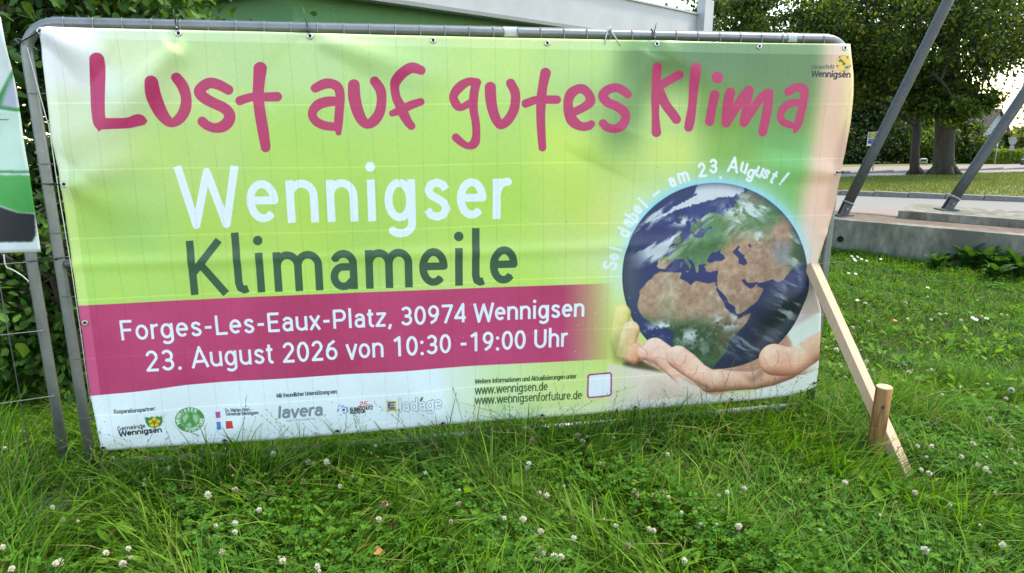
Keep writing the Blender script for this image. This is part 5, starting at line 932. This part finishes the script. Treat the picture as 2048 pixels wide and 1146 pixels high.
FL = V_(0, 830, 3.627, [(160, 120), (35, 240), (30, 130), (1050, 470), (1045, 505), (1230, 385), (1690, 440), (820, 315), (740, 285, 1), (1510, 580), (455, 760), (565, 770), (380, 670), (770, 1000), (930, 970), (890, 1080), (945, 1035), (400, 1080), (430, 1070), (85, 1115), (1705, 785), (1565, 805), (1705, 850), (1605, 1000, 1), (20, 960), (1130, 385, 1), (1705, 540, 1), (1180, 455, 1), (210, 235, 1), (1460, 250, 1), (1030, 650, 2), (1880, 690)])
FL += V_(400, 820, 3.413, [(1200, 245), (865, 355), (500, 300), (780, 365, 1), (740, 355, 1), (705, 480, 1), (710, 520, 2), (955, 520), (1040, 455), (405, 680), (240, 775), (1220, 745), (150, 970, 1), (540, 1005), (565, 1030), (800, 1070), (815, 1100), (1540, 430), (1770, 545), (1765, 640, 1), (1715, 760, 1), (850, 555, 2), (565, 495, 2), (610, 495, 2), (1320, 780, 2), (1260, 640, 1)])
FL += V_(900, 830, 3.413, [(540, 335), (530, 360), (780, 485), (660, 550), (610, 530), (500, 710), (370, 705), (620, 795), (580, 815, 1), (845, 840), (1050, 710), (1130, 755), (1260, 520), (1280, 550, 1), (1490, 560), (1400, 550, 1), (1450, 525, 1), (1680, 660), (1580, 665), (1820, 745), (1710, 745), (1700, 770, 1), (1970, 760), (1360, 780), (1390, 790), (1500, 85), (1485, 270), (1080, 135), (1120, 155), (935, 145), (610, 915, 1), (630, 945), (715, 970), (760, 970), (585, 985, 1), (1220, 890, 1), (1890, 525), (1835, 550), (2010, 500), (1770, 145), (905, 180, 1), (560, 180, 1), (780, 230, 1), (870, 140, 1), (1040, 335, 1), (1350, 180, 1), (1790, 115, 2), (1180, 115, 2), (1600, 995), (1710, 490, 1), (1860, 650, 1), (1970, 785, 1), (180, 105, 1)])
FL += V_(1580, 700, 4.376, [(400, 130), (670, 100), (945, 140), (990, 118), (1015, 130), (1145, 150), (1240, 180), (1200, 180), (1040, 195), (1070, 175), (1280, 220), (940, 275), (968, 292), (795, 295), (1220, 285), (1360, 235), (1730, 300), (1835, 315), (1330, 400), (1425, 360), (1605, 395), (1910, 500, 1), (1115, 840), (1600, 820), (1745, 830), (1940, 870), (1645, 1005), (1715, 1040), (1745, 1070), (1220, 1080), (1150, 1050), (1500, 935), (1195, 935), (1720, 935), (1970, 995), (1040, 345), (1490, 325), (1240, 840), (945, 850), (1015, 745, 1), (680, 175), (725, 180), (1935, 770, 1), (485, 240), (450, 150), (1155, 225, 1), (1195, 400, 1), (905, 330, 1), (1980, 500), (1890, 425)])
FL += V_(1580, 460, 4.376, [(690, 800), (1030, 780), (1310, 740), (1365, 735), (1580, 725), (1850, 740), (1900, 745), (1640, 615), (1205, 585), (550, 855), (315, 1030), (405, 1050), (620, 1050), (780, 1075), (1200, 985), (1235, 785), (1495, 790), (1675, 760)])
FL += [(x, y, 0) for x, y in ((1690, 965), (1830, 985), (1900, 1010), (1760, 1030), (1960, 1050), (2005, 1090), (1850, 1100), (1640, 1060), (1560, 1110), (1990, 985), (1600, 960))]
rf = random.Random(5)
LW = 'white clover flower head in the lawn grass'; LB = 'faded brownish clover flower head in the lawn grass'
for i, (px, py, b) in enumerate(FL):
    hz = rf.uniform(.11, .15) if py > 800 else rf.uniform(.05, .075)
    p = ground(px, py, hz)
    if wall_side(p.x, p.y) > -.05: continue
    e = empty('clover_flower', p, LB if b else LW, 'flower', 'faded clover flowers in the lawn' if b else 'white clover flowers in the lawn')
    e.rotation_euler = (rf.uniform(-.35, .35), rf.uniform(-.35, .35), rf.uniform(0, 6.28)); sc = rf.choice((.55, .75, .9, 1.05, 1.3)) * rf.uniform(.85, 1.15) * (1.0 if py > 700 else 1.2) * (.75 if b == 2 else 1); e.scale = (sc,) * 3
    for nm, me in (('flower_head', heads[rf.randrange(4)] if b == 0 else (heads[4 + rf.randrange(2)] if b == 1 else heads[6])), ('stem', stem_me)):
        o = link(nm, me); o.parent = e
# daisies and dandelion clocks
def daisy_mesh():
    n = 14; a = np.arange(n) * 2 * np.pi / n; d = np.stack([np.cos(a), np.sin(a), np.full(n, .15)], -1); return np_mesh('petals', *(lambda v, f, c: (v, f, petal_m, c))(*leaflets(d * .003, d, np.tile([0, 0, 1.0], (n, 1)), np.full(n, .010), np.full(n, .0045), np.tile([.78, .78, .76], (n, 1)), .1, .0)))
dm = daisy_mesh(); dc = MB().tube([(0, 0, 0), (0, 0, .003), (0, 0, .0045)], [.0042, .0036, .001], 10).mesh('flower_centre', mat_plain('daisy_yellow', (.60, .40, .03), .7), True)
for px, py in [(1580 + x / 4.376, 460 + y / 4.376) for x, y in ((540, 230), (560, 252), (590, 235), (572, 268), (625, 255), (670, 270), (795, 255), (515, 380), (575, 385), (1205, 505), (1600, 770), (1720, 775), (1630, 785), (590, 615), (660, 640))] + [(1014.5, 937)]:
    p = ground(px, py, .06); e = empty('daisy', p, 'small white daisy in the lawn grass', 'flower', 'daisies in the lawn'); e.rotation_euler = (rf.uniform(.2, .7), rf.uniform(-.2, .2), 0); e.scale = (1.25,) * 3
    for nm, me in (('petals', dm), ('flower_centre', dc), ('stem', stem_me)): o = link(nm, me); o.parent = e
def puff_mesh():
    n = 220; i = np.arange(n) + .5; ph = np.arccos(1 - 2 * i / n); th = np.pi * (1 + 5 ** .5) * i; d = np.stack([np.cos(th) * np.sin(ph), np.sin(th) * np.sin(ph), np.cos(ph)], -1)
    return np_mesh('seed_ball', *(lambda v, f, c: (v, f, petal_m, c))(*leaflets(d * .003, d, RG.normal(0, 1, (n, 3)), np.full(n, .018), np.full(n, .004), np.tile([.55, .54, .50], (n, 1)), .2, .0)))
pm = puff_mesh()
for px, py, lb in ((1811, 606, 'dandelion seed ball standing behind the leaning batten'), (1981, 839, 'large dandelion seed ball near the right picture edge'), (2023, 780, 'dandelion seed ball above the larger one at the right edge')):
    e = empty('dandelion_clock', ground(px, py, .10), lb, 'dandelion', 'dandelion seed balls'); e.scale = (.8,) * 3
    for nm, me in (('seed_ball', pm), ('stem', stem_me)): o = link(nm, me); o.parent = e
# broad-leaved weeds: toothed leaves, each a part
def weed_leaf(L, W, teeth, curl, col, seed):
    r = np.random.default_rng(seed); n = 12; V = []; C = []
    for k in range(n + 1):
        t = k / n; w = W * (math.sin(math.pi * min(1, t ** .7 * .97 + .03)) ** .8) * (1 - teeth * .55 * (k % 2)) * .5 + .003
        y = L * t * (1 - curl * .25 * t); z = L * (.55 * t - curl * t * t); V += [(-w, y, z + w * .35), (0, y, z), (w, y, z + w * .35)]; cc = np.array(col) * r.uniform(.9, 1.1); C += [cc, cc * 1.35, cc]
    F = []
    for k in range(n):
        b = k * 3; F += [(b, b + 1, b + 4, b + 3), (b + 1, b + 2, b + 5, b + 4)]
    return np_mesh('leaf', np.array(V), np.array(F), leaf_m, np.array(C), True)
wl_ = [weed_leaf(.20, .062, .8, .5, (.085, .19, .028), 1), weed_leaf(.16, .055, .7, .62, (.10, .22, .03), 2), weed_leaf(.13, .06, .12, .5, (.09, .20, .03), 3), weed_leaf(.15, .05, .15, .75, (.075, .17, .03), 4), weed_leaf(.24, .085, .35, .45, (.03, .085, .018), 5), weed_leaf(.2, .085, .35, .6, (.04, .105, .02), 6)]
def weed(px, py, kinds, n, sc, label, name='dandelion_plant', cat='weed', group='broad-leaved weeds in the lawn', z=.02):
    p = ground(px, py, 0); e = empty(name, (p.x, p.y, z), label, cat, group)
    a0 = rf.uniform(0, 6.28)
    for k in range(n):
        o = link('leaf', wl_[rf.choice(kinds)]); o.parent = e; q = sc * rf.uniform(.75, 1.15); o.scale = (q, q, q); o.rotation_euler = (rf.uniform(-.1, .45) + (.55 if name == 'dock_plant' else 0), rf.uniform(-.2, .2), a0 + k * 6.283 / n + rf.uniform(-.3, .3))
for px, py, kd, n, sc, lb in [(470, 1040, (0, 1), 8, .95, 'toothed dandelion rosette in front of the three printed squares'), (835, 950, (2, 3), 6, 1.0, 'smooth oval weed leaves below the outlined lettering'), (770, 960, (2, 3), 6, 1.05, 'upright oval weed leaves left of centre under the banner'), (510, 915, (2,), 3, 1.0, 'single broad pale green leaf plant at the banner hem by the squares'),
                              (690, 1075, (0, 1), 7, .8, 'bright toothed leaves in the lower left middle of the lawn'), (1020, 1120, (0, 1), 7, .8, 'yellowish green toothed leaves at the bottom middle'), (1415, 1085, (2, 1), 6, .8, 'bright lobed leaf plant at the bottom right of centre'), (1180, 850, (2, 3), 5, .9, 'broad leaved weed under the framed white panel'), (1470, 815, (3, 4), 5, .8, 'dark dock leaf at the hem below the printed wrist'),
                              (1870, 850, (3, 1), 6, .9, 'pale weed leaves right of the wooden stake'), (1985, 860, (4, 5), 7, .7, 'dark toothed weed at the right edge behind the seed balls'), (165, 945, (2, 5), 8, .8, 'nettle-like weed growing against the left posts'), (610, 1120, (0, 2), 6, .7, 'small weed rosette at the lower left'), (1850, 1130, (2, 1), 6, .7, 'small weed rosette at the lower right corner')]:
    weed(px, py, kd, n, sc, lb)
for k, (px, py, sc) in enumerate([(1900, 532, 1.5), (1935, 540, 1.6), (1968, 545, 1.7), (2005, 552, 1.6), (2036, 560, 1.7), (1870, 542, 1.2), (1985, 565, 1.3)]):
    weed(px, py, (4, 5), 17, sc * .82, ['leafy dock plant left of the drain hole at the wall foot', 'second dock plant at the wall foot', 'dock plant under the drain hole in the terrace wall', 'dock plant right of the drain hole', 'dock plant at the wall foot on the right picture edge', 'smallest dock plant leftmost at the wall foot', 'dock plant standing a little in front of the others'][k], 'dock_plant', 'weed', 'dock plants along the terrace wall')
# fallen leaves
dry = mat_noise('dry_leaf', (.42, .17, .06), (.60, .30, .12), 30, .8)
for px, py, sc, lb in ((511, 920, 1.0, 'curled orange dry leaf lying in the grass near the hem'), (757, 1105, .9, 'reddish brown fallen leaf at the bottom of the lawn'), (1790, 642, .7, 'small rusty leaf on the right lawn'), (1987, 818, .6, 'yellowish dry leaf near the right edge')):
    mb = MB(); n = 6; pts = []
    for k in range(n + 1):
        t = k / n; w = .016 * math.sin(math.pi * min(1, t * .95 + .05)) * (1 + .25 * (k % 2)); pts += [(-w, .06 * t - .03, .012 * math.sin(t * 5) + w * .7), (0, .06 * t - .03, .012 * math.sin(t * 5)), (w, .06 * t - .03, .012 * math.sin(t * 5 + .4) + w * .5)]
    mb.add(pts, [f for k in range(n) for f in ((k * 3, k * 3 + 1, k * 3 + 4, k * 3 + 3), (k * 3 + 1, k * 3 + 2, k * 3 + 5, k * 3 + 4))])
    o = mb.build('fallen_leaf', dry, None, True); o.location = ground(px, py, .09); o.rotation_euler = (.5, .3, rf.uniform(0, 6)); o.scale = (sc,) * 3; tag(o, lb, 'leaf', 'fallen leaves')

# ------------------------------------------------------------------ shrubs and trees
def leaf_cloud(ells, size, cols, seed, clumps=40, spread=.45, flat=1.0, hang=.3, surf=.55):
    """leaves gathered in clumps through the volume of several ellipsoids: (centre, radii, count)"""
    r = np.random.default_rng(seed); out = []; cents = []
    for c, R, n in ells:
        k = max(4, int(clumps * n / 8000)); q = unit(r.normal(0, 1, (k, 3))) * (r.random((k, 1)) ** (1 / 3) * (1 - surf) + surf * r.uniform(.75, 1, (k, 1))); cc = np.array(c) + q * np.array(R); cents.append(cc)
        ci = r.integers(0, k, n); sp = np.min(R) * spread * r.uniform(.5, 1.2, (k, 1))[ci]; p = cc[ci] + r.normal(0, 1, (n, 3)) * sp * np.array([1, 1, .62])
        tone = r.uniform(.65, 1.3, k)[ci]; col = np.array(cols)[r.integers(0, len(cols), n)] * (tone * r.uniform(.75, 1.25, n))[:, None]
        d = r.normal(0, 1, (n, 3)); d[:, 2] -= hang * 2; up = r.normal(0, .6, (n, 3)) + np.array([0, -.2, 1.0]); L = r.uniform(*size, n); out.append((p, d, up, L, col))
    P, D, U, L, Cc = [np.concatenate(z) for z in zip(*out)]
    k = P[:, 2] > -SLOPE * np.maximum(0, P[:, 1] - YS) + .03
    V, F, C = leaflets(P[k], D[k], U[k], L[k], L[k] * .62 * flat, Cc[k], .3, -.05); return V, F, C, np.concatenate(cents)
def limb(mb, a, b, r0, r1, rr, n=5, sag=.0, ns=8):
    a, b = Vector(a), Vector(b); pts = []; w = (b - a).length * .07
    for k in range(n + 1):
        t = k / n; j = Vector((rr.uniform(-w, w), rr.uniform(-w, w), rr.uniform(-w, w))) if 0 < k < n else Vector(); pts.append(a.lerp(b, t) + j + Vector((0, 0, sag * math.sin(math.pi * t))))
    mb.tube(pts, [r0 + (r1 - r0) * (k / n) ** .8 for k in range(n + 1)], ns); return pts
def tree(label, trunk, radii, ells, size, cols, seed, name='deciduous_tree', group=None, nl=10, clumps=60, spread=.4, lr=.16, cat='tree', root=True):
    e = empty(name, trunk[0], label, cat, group); rr = random.Random(seed)
    V, F, C, cents = leaf_cloud(ells, size, cols, seed, clumps, spread); ob = link('crown', np_mesh('crown', V, F, leaf_m, C), e)
    mb = MB(); mb.tube(trunk, radii, 16)
    if root:
        for k in range(6):
            a = k * 1.05 + rr.random(); b = Vector(trunk[0]); mb.tube([b + Vector((0, 0, radii[0] * 1.3)), b + Vector((math.cos(a), math.sin(a), 0)) * radii[0] * 1.05 + Vector((0, 0, .12)), b + Vector((math.cos(a), math.sin(a), 0)) * radii[0] * 1.7 + Vector((0, 0, -.03))], [radii[0] * .5, radii[0] * .32, radii[0] * .12], 7)
    mb.build('trunk', bark, e, True)
    if nl:
        lm = MB(); top = Vector(trunk[-1]); idx = rr.sample(range(len(cents)), min(nl, len(cents)))
        for i in idx:
            st = top if rr.random() < .6 else Vector(trunk[-2]).lerp(top, rr.uniform(.4, 1)); pts = limb(lm, st, cents[i], lr * rr.uniform(.5, 1), .02, rr, sag=.25)
            for _ in range(3): k = rr.randrange(2, len(pts) - 1); limb(lm, pts[k], pts[k] + Vector((rr.uniform(-1, 1), rr.uniform(-1, 1), rr.uniform(-.4, .7))) * (pts[-1] - pts[0]).length * .3, lr * .25, .012, rr, 3, ns=6)
        lm.build('limbs', bark, e, True)
    return e
DG = [(.022, .05, .012), (.03, .065, .013), (.045, .085, .015), (.025, .055, .014), (.12, .17, .02), (.075, .12, .018)]; MG = [(.06, .13, .022), (.085, .165, .025), (.11, .18, .025), (.055, .115, .02), (.17, .22, .03)]; YG = [(.12, .18, .03), (.09, .15, .03), (.16, .19, .03), (.07, .12, .025), (.14, .11, .03)]
def EP(px, py, Y, rx, ry, depth, n): c = at(px, py, Y); m_ = Y / FPX; return ((c.x, c.y, c.z), (rx * m_, depth, ry * m_), n)
b1_ = gs(1886, 355); Y1 = b1_.y; T1 = lambda px, py: tuple(at(px, py, Y1))
tree('big tree with the thick dark trunk on the grass island', [tuple(b1_ + Vector((0, 0, .05))), T1(1887, 335), T1(1888, 300), T1(1890, 262), T1(1894, 215), T1(1898, 120), T1(1902, -40)], [.42, .37, .345, .345, .38, .36, .28],
     [EP(1840, 60, Y1 - .5, 260, 95, 3.6, 26000), EP(1895, 205, Y1 - 1.2, 75, 36, 1.8, 7000), EP(1570, 45, Y1 - 1, 130, 62, 2.6, 11000), EP(1690, 110, Y1 - .5, 70, 60, 2, 6000), EP(1850, -220, Y1, 300, 170, 5, 10000)], (.09, .17), DG, 1, nl=30, clumps=70, spread=.27, lr=.26)
b2_ = gs(1830, 351); Y2 = b2_.y; T2_ = lambda px, py: tuple(at(px, py, Y2))
tree('slimmer grey-trunked tree forking beside the thick trunk on the island', [tuple(b2_ + Vector((0, 0, .05))), T2_(1829, 335), T2_(1830, 300), T2_(1834, 262), T2_(1832, 236)], [.22, .18, .17, .17, .18],
     [EP(1740, 130, Y2 - .3, 90, 60, 2.4, 8000), EP(1790, 60, Y2 + .8, 120, 70, 2.6, 8000), EP(1730, 195, Y2 - .2, 45, 22, 1.0, 1600), EP(1800, -140, Y2, 200, 120, 3.5, 4500)], (.085, .16), [(.03, .065, .014), (.05, .095, .016), (.12, .17, .025), (.035, .075, .015), (.19, .22, .03)], 2, nl=16, spread=.28, lr=.13)
p = gs(2150, 345)
tree('light green tree with reddish leaf tips reaching in from the right edge', [tuple(p), (p.x, p.y, p.z + 2), (p.x - .2, p.y, p.z + 4), (p.x - .4, p.y, p.z + 6)], [.3, .24, .2, .16], [EP(2040, 55, p.y, 80, 70, 2.4, 7500), EP(2092, 195, p.y - .5, 44, 45, 1.4, 2600), EP(2100, -120, p.y, 160, 120, 3, 4500)], (.08, .15), YG, 3, nl=20, spread=.30, lr=.09, clumps=80)
def bg_tree(px, ybase, ell, size, pal, seed, label, name, group, cat='shrub', nl=5, dy=0.0):
    q = gs(px, ybase); q.y += dy; q.z = gz(q.y); es = [EP(ex, ey, q.y, rx, ry, dp, n) for ex, ey, rx, ry, dp, n in ell]; c = es[0][0]
    return tree(label, [tuple(q), ((q.x + c[0]) / 2, q.y, (q.z + c[2]) / 2), tuple(c)], [.22, .16, .10], es, size, pal, seed, name, group, nl, 60, .33, .10, cat, False)
VD = [(.018, .038, .012), (.025, .052, .014), (.032, .062, .016), (.02, .045, .014)]
bg_tree(1735, 327, [(1735, 262, 75, 62, 2.2, 9000), (1700, 215, 60, 50, 2, 5000)], (.16, .30), VD, 5, 'dense dark evergreen shrub behind the bus stop sign', 'evergreen_shrub', 'shrubs beyond the road')
for k, (px, yb, ell, pal, lb) in enumerate([(1672, 328, [(1668, 280, 45, 50, 2, 5000)], VD, 'dark shrub half hidden by the right banner edge'), (1812, 327, [(1808, 285, 38, 42, 1.8, 3500)], MG, 'bright green shrub left of the slimmer trunk'), (1852, 327, [(1852, 280, 26, 48, 1.8, 3200)], MG, 'mid green shrub seen between the two trunks'), (1925, 327, [(1922, 280, 36, 48, 2, 4200)], DG, 'dark shrub right of the thick trunk'), (1955, 327, [(1955, 300, 24, 28, 1.5, 2200)], DG, 'low shrub left of the grey house')]):
    bg_tree(px, yb, ell, (.15, .28), pal, 20 + k, lb, 'garden_shrub', 'shrubs beyond the road')
for k, (px, ell, lb) in enumerate([(1590, [(1590, 150, 150, 110, 4, 6000)], 'tall dark tree standing far behind the green building'), (1750, [(1750, 190, 90, 80, 4, 6000)], 'far tree above the dark evergreen shrub'), (1865, [(1855, 205, 50, 70, 4, 4500)], 'far tree behind the thick trunk'), (1420, [(1430, 60, 90, 70, 4, 3500)], 'far tree rising behind the pale roof fascia'), (2050, [(2060, 285, 60, 22, 3, 2500)], 'sunlit low trees behind the clipped hedge')]):
    bg_tree(px, 322, ell, (.28, .5), (DG, MG, MG, DG, YG)[k], 40 + k, lb, 'background_tree', 'far trees', 'tree', 6, 4.0)
# clipped hedge and round bushes at the far right
def hedge(px0, px1, ytop, ybase, Y, depth, label, n, rounded, name, cat):
    Y = gs((px0 + px1) / 2, ybase).y; z0 = gz(Y); a, b = at(px0, ytop, Y), at(px1, ytop, Y); r = np.random.default_rng(int(px0)); e = empty(name, ((a.x + b.x) / 2, Y, z0), label, cat, 'clipped hedges by the grey house'); h = a.z - z0; w = b.x - a.x
    if rounded: q = unit(r.normal(0, 1, (n, 3))); P = np.array([(a.x + b.x) / 2, Y + depth / 2, h * .5]) + q * np.array([w / 2, depth / 2, h * .52]) * r.uniform(.85, 1.03, (n, 1)); nr = q
    else:
        f = r.integers(0, 3, n); P = np.stack([r.uniform(a.x, b.x, n), r.uniform(Y, Y + depth, n), r.uniform(0, h, n)], -1); P[f == 0, 1] = Y + r.normal(0, .03, (f == 0).sum()); P[f == 1, 2] = h + r.normal(0, .03, (f == 1).sum()); P[f == 2, 0] = a.x + r.normal(0, .03, (f == 2).sum()); nr = np.zeros((n, 3)); nr[f == 0, 1] = -1; nr[f == 1, 2] = 1; nr[f == 2, 0] = -1
    V, F, C = leaflets(P, r.normal(0, 1, (n, 3)), nr + r.normal(0, .5, (n, 3)), r.uniform(.10, .18, n), r.uniform(.08, .12, n), np.array([(.15, .23, .03), (.19, .27, .04), (.13, .20, .03)])[r.integers(0, 3, n)]); V[:, 2] += z0; link('leaves', np_mesh('leaves', V, F, leaf_m, C), e)
    core = MB(); core.box(((a.x + b.x) / 2, Y + depth / 2, z0 + h * .47), (w * (.6 if rounded else .94), depth * (.6 if rounded else .9), h * (.7 if rounded else .9)), None, .05); core.build('inner_twigs', twig_m, e)
hedge(1986, 2140, 303, 329, 27.5, 1.0, 'long clipped box-shaped hedge at the far right', 9000, False, 'clipped_hedge', 'hedge')
hedge(1968, 1989, 310, 329, 26.8, 1.0, 'small round clipped bush left of the pale sign post', 1600, True, 'round_bush', 'bush'); hedge(1999, 2015, 311, 329, 26.6, .8, 'small upright clipped bush in front of the long hedge', 1500, True, 'round_bush', 'bush')
# leafy shrubs behind the left end of the fence
SH = [(.028, .075, .02), (.04, .10, .024), (.022, .06, .018), (.055, .125, .028), (.075, .15, .03)]
for k, (lb, ells) in enumerate([('big dark leafy shrub behind the upper left fence corner', [((-2.75, 4.7, 1.9), (.8, .7, 1.0), 3600), ((-2.75, 5.0, 2.45), (.5, .45, .6), 2600), ((-2.6, 4.6, .8), (.8, .6, .7), 2400)]), ('leafy shrub at the left picture edge behind the neighbouring fence panel', [((-3.9, 4.9, 1.7), (.9, .8, 1.1), 3600), ((-3.6, 4.5, .7), (.9, .7, .7), 2600)]), ('tall back shrub rising above the weathered left banner', [((-3.9, 5.6, 2.2), (1.1, .6, 1.3), 5200), ((-3.1, 5.3, 1.3), (.6, .5, 1.0), 2600), ((-3.6, 6.4, 1.6), (1.6, .35, 1.5), 5000)]), ('shrub in the shade between the fence and the green building', [((-1.6, 4.9, .9), (.6, .5, .8), 2200)]),
                                ('lower bright leafed shrub at the foot of the left fence posts', [((-2.45, 3.75, .62), (.42, .30, .55), 1500), ((-3.05, 3.7, .6), (.5, .35, .6), 1800), ((-3.5, 4.1, .7), (.9, .4, .75), 3000), ((-2.5, 4.1, .45), (.6, .4, .5), 1800)])]):
    c0 = ells[0][0]; tree(lb, [(c0[0], c0[1], .0), (c0[0] + .05, c0[1], c0[2] * .5), (c0[0], c0[1], c0[2])], [.03, .025, .015], ells, (.05, .095) if k < 4 else (.04, .07), SH if k < 4 else [(.06, .15, .03), (.08, .18, .035), (.045, .115, .025)], 60 + k, 'leafy_shrub', 'shrubs behind the fence', 14, 45, .42, .014, 'shrub', False)
